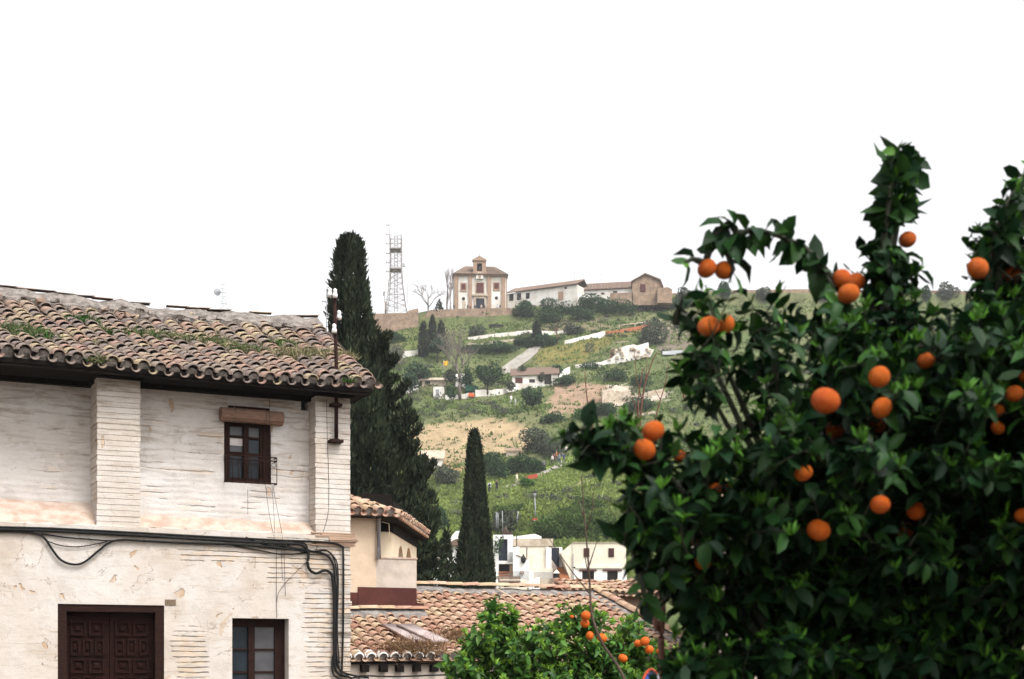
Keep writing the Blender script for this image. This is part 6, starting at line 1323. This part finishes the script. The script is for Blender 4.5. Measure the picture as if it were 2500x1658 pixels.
def orange_tree(name, label, base, trunk_top, blobs, twigs, fruits, mt, leaf, dens, seed, young=.35, droop=.35, wood='barkgreen', fullness=1.0, extra_branches=()):
    """blobs: (px,py,rx,ry,D,rD) leafy masses; twigs: (points px,py,D ; n leaves) bare-sky shoots; fruits: (px,py,r px,D,visible share)"""
    rg = np.random.default_rng(seed); base = Vector(base); t = thing(name, label, 'orange tree', base); tb = MB(); bb = MB(); top = Vector(trunk_top)
    tb.tube([base-Vector((0,0,.1)), base.lerp(top,.35)+Vector((.03,.02,0)), base.lerp(top,.7)-Vector((.03,0,0)), top], [.085,.07,.062,.055], 10); tb.build('trunk', M['bark'], t)
    pos, dr, nr, ln, wd, tn = [], [], [], [], [], []
    def leaf_at(p, d, n_, L, W, yg, br): pos.append(p); dr.append(d); nr.append(n_); ln.append(L); wd.append(W); tn.append((yg, br, 0))
    def twig(p0, d0, L, nl, tipness):
        p = np.array(p0, float); d = np.array(d0, float); d /= np.linalg.norm(d); path = [p.copy()]; st = L/nl; ph = rg.uniform(0, 6.28)
        for i in range(nl):
            d = d+rg.normal(0,.10,3)+np.array([0,0,-.02]); d /= np.linalg.norm(d); p = p+d*st; path.append(p.copy())
            f = i/max(1,nl-1); a = ph+i*2.4; u = np.cross(d, [0.3,.2,1.0]); u /= np.linalg.norm(u)+1e-9; w = np.cross(d, u); rad = u*math.cos(a)+w*math.sin(a)
            yng = f > .72 and rg.random() < tipness
            L_ = leaf*(rg.uniform(.75,1.25))*(.62 if yng else 1.0); dd = rad*(.9 if not yng else .55)+d*(.45 if not yng else .9)+np.array([0,0,-droop if not yng else .25])*rg.uniform(.3,1.4)
            nn = np.array([0,0,1.0])*.8+d*.5+rad*-.2+rg.normal(0,.35,3)
            leaf_at(p.copy(), dd, nn, L_, L_*(.52 if not yng else .32)*rg.uniform(.85,1.15), rg.uniform(.55,1) if yng else max(0, rg.normal(.08,.12)), rg.uniform(.1,1))
        if rg.random() < tipness:
            tl_ = path[-1]
            for q in range(int(rg.integers(6,10))):
                a = q*2.4; rr = np.array([math.cos(a), math.sin(a), 0])*rg.uniform(.25,.9)+np.array([0,0,rg.uniform(.5,1.1)]); leaf_at(tl_-np.array([0,0,leaf*.06*q*.3]), rr, rdir(1)[0]+np.array([0,-.5,.2]), leaf*rg.uniform(.4,.72), leaf*rg.uniform(.12,.19), rg.uniform(.6,1), rg.uniform(.4,1))
        bb.tube([tuple(q) for q in path[::max(1,len(path)//4)]]+[tuple(path[-1])], [leaf*.035]*len(path[::max(1,len(path)//4)])+[leaf*.015], 4, cap=False)
    for (px, py, rx, ry, D, rD, *fd) in blobs:
        if D < 4.6 and base.y < 6: D += .22 if py > 1360 else -.18 if 830 < py < 1250 and px > 1800 else 0
        c = np.array(P(px,py,D)); k = D/F; R_ = np.array([rx*k, rD, ry*k]); area = rx*ry*k*k*math.pi
        nt_ = max(3, int(area*dens*fullness*(fd[0] if fd else 1)/(9*leaf*leaf*.28)))
        for _ in range(nt_):
            q = norm(rg.normal(size=(1,3)))[0]*rg.uniform(.15,1)**.5; p = c+q*R_*.82; d = q*np.array([1,1,.6])+np.array([0,0,.55])+rg.normal(0,.35,3)
            TL = leaf*rg.uniform(1.4,2.5); twig(p-d/np.linalg.norm(d)*TL*.62, d, TL, int(rg.integers(7,11)), young)
        m_ = top.lerp(Vector(c), .55)+Vector((rg.normal(0,.05), rg.normal(0,.05), .06))
        if (py < 1300 and px < 2600) or base.y > 6: bb.tube([top-Vector((0,0,.25*rg.uniform(0,1))), m_+Vector((0,.12,0)), Vector(c)], [.024,.015,.006], 5)
    for pts, nl in twigs:
        W = [np.array(P(*p)) for p in pts]; seg = [np.linalg.norm(W[i+1]-W[i]) for i in range(len(W)-1)]; tot = sum(seg)
        bb.tube([tuple(w) for w in W], list(np.linspace(.012,.004,len(W))), 5); 
        for j in range(nl):
            s = (j+.5)/nl*tot; i = 0
            while i < len(seg)-1 and s > seg[i]: s -= seg[i]; i += 1
            p = W[i]+(W[i+1]-W[i])*min(1,s/seg[i]); d = (W[i+1]-W[i])/seg[i]; a = j*2.4+rg.uniform(-.4,.4); u = np.cross(d,[.2,.9,.3]); u /= np.linalg.norm(u); w = np.cross(d,u); rad = u*math.cos(a)+w*math.sin(a)
            f = j/nl; yng = f > .8 and rg.random() < young
            L_ = leaf*rg.uniform(.75,1.3)*(.65 if yng else 1); dd = rad*.75+d*.25+np.array([0,0,-droop*rg.uniform(-.6,2.6)])+rg.normal(0,.2,3); leaf_at(p, dd, np.array([0,-.35,.5])+rg.normal(0,.6,3)+rad*.3, L_*1.1, L_*.66*rg.uniform(.8,1.2), rg.uniform(.5,1) if yng else max(0,rg.normal(.1,.12)), rg.uniform(.1,1))
        if len(pts) > 2 and nl >= 30:
            for q in range(14):
                a = q*2.4; rr = np.array([math.cos(a)*.7, math.sin(a)*.7, rg.uniform(.5,1.2)]); leaf_at(W[-1]-np.array([0,0,.012*q]), rr, rdir(1)[0]+np.array([0,-.5,.2]), leaf*rg.uniform(.5,.85), leaf*rg.uniform(.13,.22), rg.uniform(.5,1), rg.uniform(.3,1))
    pos, dr, nr, ln, wd, tn = map(np.array, (pos, dr, nr, ln, wd, tn)); ok = np.ones(len(pos), bool)
    ctr = pos+norm(dr)*ln[:,None]*.5; cpx = CX+ctr[:,0]/ctr[:,1]*F; cpy = HZ-(ctr[:,2]-EYE)/ctr[:,1]*F
    for (px, py, r, D, vis) in fruits:                      # leaves do not grow through the fruit; open ones hang clear of the leaves
        oc = np.array(P(px,py,D)); ro = r*D/F
        inside = np.linalg.norm(ctr-oc, axis=1) < ro+ln*.25
        front = (np.hypot(cpx-px, cpy-py) < r*1.08+ln*.5/D*F*.6) & (ctr[:,1] < D) & (rg.uniform(0,1,len(ctr)) < vis)
        ok &= ~(inside | front)
    v_, t_, q_, c_ = scatter('leaf', pos[ok], dr[ok], nr[ok], ln[ok], wd[ok], tn[ok])
    np_mesh('crown', v_, t_, q_, mt, t, c_, smooth=True)
    bb.build('branches', M[wood], t)
    for (px, py, r, D, vis) in fruits:
        o = bpy.data.objects.new('orange', ORM); COL.objects.link(o); o.parent = t; ro = r*D/F; o.location = P(px,py,D)-base; o.scale = (ro*rg.uniform(.97,1.04),)*2+(ro*rg.uniform(.93,1.0),)
        o.rotation_euler = (rg.normal(0,.5), rg.normal(0,.5), rg.uniform(0,6))
    return t
S = 1.0575
fr = [(1632,620,23,4.1,1),(1672,624,23,4.12,1),(1944,644,24,4.2,1),(1975,652,24,4.28,1),(1959,678,25,4.12,1),(2095,553,22,4.35,1),(2257,620,25,4.1,1),(2335,636,24,4.3,.9),(1636,753,26,4.0,.9),(1675,748,22,4.1,.8),
      (1906,925,33,3.85,1),(1508,995,27,3.9,1),(1488,1038,26,3.88,1),(2138,833,21,4.15,.8),(2030,870,26,3.95,.9),(2036,942,25,3.95,.95),(2302,948,17,4.1,.7),(2303,988,17,4.1,.7),(2342,909,21,4.05,.9),(1855,1092,21,4.0,.75),(1928,992,23,4.25,.5),(2025,982,20,4.3,.5),(2032,1165,23,3.95,.95),(2115,1180,23,4.15,.6),(2090,1224,22,4.2,.6),(1890,1224,28,3.9,.9),(1588,1245,22,4.1,.75),(1622,1298,19,4.1,.5),(1650,1130,17,4.1,.6),(1682,1130,12,4.15,.6),(1568,1052,16,4.1,.6),(2362,1190,20,4.05,.9),(2366,870,14,4.1,.8)]
fr = [(x*S, y*S, r*S*(.96 if D < 4.2 else .93), D-(.16 if x > 1700 and 800 < y < 1200 else 0), max(v, .72)) for x, y, r, D, v in fr]
BL = [(2160,645,44,45,4.3,.12),(2150,705,56,42,4.3,.16,.8),
      (2455,595,50,45,4.25,.13),(2445,680,66,46,4.25,.18,.8),(2520,640,60,70,4.3,.2),
      (1725,785,56,44,4.15,.25,.7),(1860,790,70,36,4.3,.25,.4),(2010,790,85,42,4.3,.3,.6),(2180,795,100,48,4.3,.3,.8),(2360,795,100,46,4.3,.3,.75),(2500,770,80,70,4.3,.3),
      (1728,865,58,66,4.15,.3,.75),(1890,890,95,64,4.3,.35,.5),(2080,885,120,85,4.3,.4),(2280,885,130,85,4.3,.4),(2470,880,90,90,4.3,.4),
      (1735,965,38,42,4.2,.2,.6),(1900,1000,85,60,4.25,.35,.55),(2080,1020,130,85,4.3,.45),(2300,1020,130,85,4.3,.45),(2480,1030,90,95,4.3,.4),
      (1435,1062,36,34,3.95,.12),(1510,1085,46,44,3.95,.16),(1600,1118,62,48,4.0,.25),(1715,1125,80,60,4.1,.35),(1860,1130,100,70,4.2,.4,.75),(2050,1160,135,90,4.25,.45),(2280,1170,140,90,4.25,.45),(2470,1190,95,100,4.25,.4),
      (1590,1205,50,44,4.05,.25),(1690,1215,80,60,4.1,.35),(1575,1285,48,46,4.05,.25),(1665,1300,85,60,4.1,.35),(1610,1375,62,60,4.05,.25),(1690,1430,72,66,4.1,.3),(1790,1290,110,80,4.15,.4),(1960,1300,135,90,4.2,.45),(2180,1320,150,90,4.2,.45),(2420,1330,130,95,4.2,.45),
      (1740,1510,72,56,4.1,.3),(1860,1430,125,90,4.15,.4),(2060,1450,150,95,4.2,.45),(2290,1470,150,95,4.2,.45),(2480,1480,95,95,4.2,.4),
      (1660,1620,60,44,4.0,.25),(1770,1610,85,60,4.1,.3),(1920,1590,140,80,4.15,.4),(2150,1600,150,80,4.2,.4),(2390,1610,140,70,4.2,.4),(1950,1720,300,60,4.2,.5),(2350,1720,260,70,4.2,.5),
      (2150,1250,420,300,4.75,.25),(2300,980,230,130,4.8,.2),(2150,1550,420,160,4.7,.25),(2540,1200,160,420,4.3,.5),(2800,1150,260,380,4.2,.6),(3050,1000,300,500,3.7,.6),(2900,1500,300,260,3.6,.6)]  # rightmost crown masses are out of view, added to block light from the right
TW = [([(2150,720,4.3),(2165,640,4.3),(2180,540,4.3),(2195,430,4.3),(2205,366,4.3)], 62), ([(2140,700,4.25),(2155,600,4.25),(2170,500,4.25),(2185,410,4.25),(2190,364,4.25)], 52), ([(2165,680,4.35),(2185,580,4.35),(2205,470,4.35),(2222,388,4.35)], 44),
      ([(2430,720,4.25),(2440,620,4.25),(2460,500,4.25),(2497,425,4.25)], 40), ([(2410,700,4.2),(2425,600,4.2),(2445,520,4.2),(2480,455,4.2)], 32), ([(2480,720,4.3),(2490,600,4.3),(2505,480,4.3),(2525,405,4.3)], 36),
      ([(2080,760,4.25),(2040,690,4.25),(2000,640,4.2),(1960,600,4.2),(1900,575,4.15),(1850,560,4.15),(1800,568,4.1),(1750,600,4.1),(1715,640,4.1)], 70), ([(1800,568,4.1),(1775,545,4.1),(1730,590,4.08)], 12), ([(1770,600,4.1),(1790,660,4.1),(1780,690,4.1)], 12), ([(1715,640,4.1),(1690,632,4.08),(1668,645,4.07)], 7), ([(1990,650,4.2),(2035,700,4.2),(2030,740,4.2)], 10),
      ([(1600,1120,4.0),(1500,1075,3.95),(1430,1045,3.95),(1392,1055,3.95)], 22), ([(2195,420,4.3),(2200,385,4.3),(2205,362,4.3)], 10), ([(2500,450,4.25),(2512,415,4.25)], 8), ([(1650,790,4.1),(1668,720,4.12)], 8), ([(1540,1240,4.05),(1525,1330,4.05)], 8), ([(1560,1400,4.05),(1580,1480,4.05)], 6), ([(1450,1090,3.95),(1475,1140,3.95)], 6)]
orange_tree('orange_tree', 'large dark orange tree full of ripe oranges in the foreground', (P(2120,0,4.45).x, 4.45, 0), (P(2130,0,4.4).x, 4.4, 1.35), BL, TW, fr, M['citrus'], .066, 11.5, 5, young=.34)
fr2 = [(x, y, r*.86, D, v) for x, y, r, D, v in [(1430,1503,14,10.55,1),(1428,1522,13,10.6,.9),(1470,1558,14,10.5,.9),(1440,1552,12,10.7,.6),(1574,1566,14,10.5,1),(1557,1571,11,10.6,.6),(1585,1586,13,10.55,.9),(1521,1607,13,10.45,.9),(1396,1506,6,10.8,.6),(1608,1590,8,10.6,.6)]]
BL2 = [(1196,1492,20,24,11,.12),(1215,1525,48,34,11,.3),(1250,1515,34,28,11,.2),(1190,1570,70,48,11,.4),(1135,1618,48,42,11,.35),(1260,1580,80,55,11,.5),(1345,1572,72,62,11,.45),(1395,1515,44,38,11,.3),(1440,1525,40,40,11,.25),(1430,1590,72,52,11,.45),(1500,1600,70,50,11,.4),(1548,1530,34,30,11,.25),(1560,1580,52,44,11,.35),(1610,1625,60,40,11,.35),(1200,1650,130,46,11,.6),(1380,1650,130,50,11,.6),(1530,1655,110,46,11,.5),(1350,1720,260,60,11,.7)]
TW2 = [([(1200,1540,11),(1196,1495,11),(1194,1470,11)], 14), ([(1250,1540,11),(1252,1498,11)], 10), ([(1400,1540,11),(1400,1492,11),(1405,1478,11)], 12), ([(1550,1560,11),(1548,1508,11)], 10), ([(1110,1630,11),(1085,1620,11)], 6)]
orange_tree('small_orange_tree', 'sunlit bright green small orange tree in front of the low tiled roof', (P(1350,0,11).x, 11, 0), (P(1350,0,11).x, 11, 1.0), BL2, TW2, fr2, M['citrus2'], .080, 5.5, 8, young=.75, droop=.2)

# bare shoots standing between the trees
def stem(name, label, pts, r0, r1, m_, side=(), cat='shoot'):
    W = [P(*p) for p in pts]; mb = MB(); o = []
    for i in range(len(W)-1):
        p0, p1, p2, p3 = W[max(i-1,0)], W[i], W[i+1], W[min(i+2,len(W)-1)]
        for k in range(5): t = k/5; o.append(.5*((2*p1)+(p2-p0)*t+(2*p0-5*p1+4*p2-p3)*t*t+(3*p1-p0-3*p2+p3)*t*t*t))
    o.append(W[-1]); mb.tube(o, list(np.linspace(r0, r1, len(o))), 7)
    for sp in side: mb.tube([P(*p) for p in sp], list(np.linspace(r1*1.4, r1*.7, len(sp))), 5)
    return tag(mb.build(name, M[m_]), label, cat)
D = 8.0
stem('bare_shoot', 'long thin bare shoot bending up in front of the small orange tree', [(1560,1760,D),(1516,1640,D),(1470,1570,D),(1445,1500,D),(1440,1430,D),(1436,1370,D),(1430,1300,D),(1424,1230,D),(1420,1160,D)], .0095, .003, 'bark',
     (((1440,1420,D),(1430,1370,D),(1426,1340,D)), ((1437,1385,D),(1450,1345,D),(1458,1320,D)), ((1440,1450,D),(1400,1400,D),(1360,1345,D),(1338,1310,D)), ((1430,1300,D),(1445,1250,D),(1450,1200,D)), ((1428,1270,D),(1412,1220,D))))
stem('bare_shoot', 'thick straight reddish shoot rising beside the lower left of the dark orange tree', [(1620,1760,4.6),(1617,1650,4.6),(1614,1560,4.6),(1618,1490,4.6),(1612,1440,4.6)], .0125, .010, 'twigred', (((1608,1540,4.6),(1596,1500,4.6)),((1612,1440,4.6),(1606,1395,4.6))))
D = 14
stem('red_stalk', 'tallest of the thin reddish stalks left of the upper oranges', [(1560,1100,D),(1565,1010,D),(1572,950,D),(1590,890,D),(1604,860,D)], .011, .004, 'twigred', (((1566,1000,D),(1576,930,D),(1580,880,D)),((1568,980,D),(1555,930,D),(1548,850,D))), 'stalk')
stem('red_stalk', 'second thin reddish stalk directly beside the tallest one', [(1556,1100,D+.3),(1558,1010,D+.3),(1560,960,D+.3),(1570,900,D+.3)], .010, .004, 'twigred', (((1558,1010,D+.3),(1540,960,D+.3)),), 'stalk')
stem('red_stalk', 'forked slim brown stalk leaning right above the pale rock outcrop', [(1595,1050,D),(1608,990,D),(1622,945,D),(1632,890,D)], .008, .003, 'twigred', (((1612,975,D),(1598,950,D)),), 'stalk')
stem('red_stalk', 'slim stalk leaning left beside the tree edge', [(1672,980,D),(1660,930,D),(1648,890,D)], .008, .003, 'twigred', (), 'stalk')
stem('red_stalk', 'lone thin brown stalk before the brown earth bank', [(1450,1060,D),(1436,990,D),(1430,940,D),(1428,905,D)], .008, .003, 'twigred', (), 'stalk')
# road sign half hidden at the bottom edge
Ds = 9.5; k = Ds/F; c = P(1590, 1682, Ds); t = thing('road_sign', 'red rimmed blue and white road sign half hidden below the orange trees', 'road sign', (c.x, Ds, 0))
mb = MB(); mb.tube([Vector((c.x+.04,Ds+.03,0)), Vector((c.x+.04,Ds+.03,c.z+.1))], .025, 8); mb.build('post', M['zinc'], t)
def disc(r, y, sx=.55): return [Vector((c.x+r*sx*math.cos(a), Ds+y+r*.8*math.cos(a)*.9, c.z+r*math.sin(a))) for a in np.linspace(0,2*math.pi,24,endpoint=False)]
mb = MB(); mb.prism(disc(.14,0), Vector((0,.012,0))); mb.build('red_rim', M['redpl'], t)
mb = MB(); mb.prism(disc(.112,-.004), Vector((0,.004,0))); mb.build('blue_disc', M['signblue'], t)
mb = MB(); mb.box(c.x-.012,c.x+.03,Ds-.035,Ds-.02,c.z-.02,c.z+.03); mb.build('white_mark', M['white'], t)

# ------------------------------------------------------------------ thin spring haze
mb = MB(); mb.box(-3100, 3100, -130, 4200, -21.5, 330); hz = mb.build('haze', [NT('air').mat])
m = hz.data.materials[0]; t_ = m.node_tree; t_.nodes.clear(); o_ = t_.nodes.new('ShaderNodeOutputMaterial'); v_ = t_.nodes.new('ShaderNodeVolumePrincipled')
v_.inputs['Color'].default_value = (.93,.95,1,1); v_.inputs['Density'].default_value = .00025; v_.inputs['Anisotropy'].default_value = .3; t_.links.new(v_.outputs[0], o_.inputs['Volume'])
tag(hz, kind='stuff'); hz['label'] = 'thin pale haze over the whole hillside'; hz['category'] = 'haze'
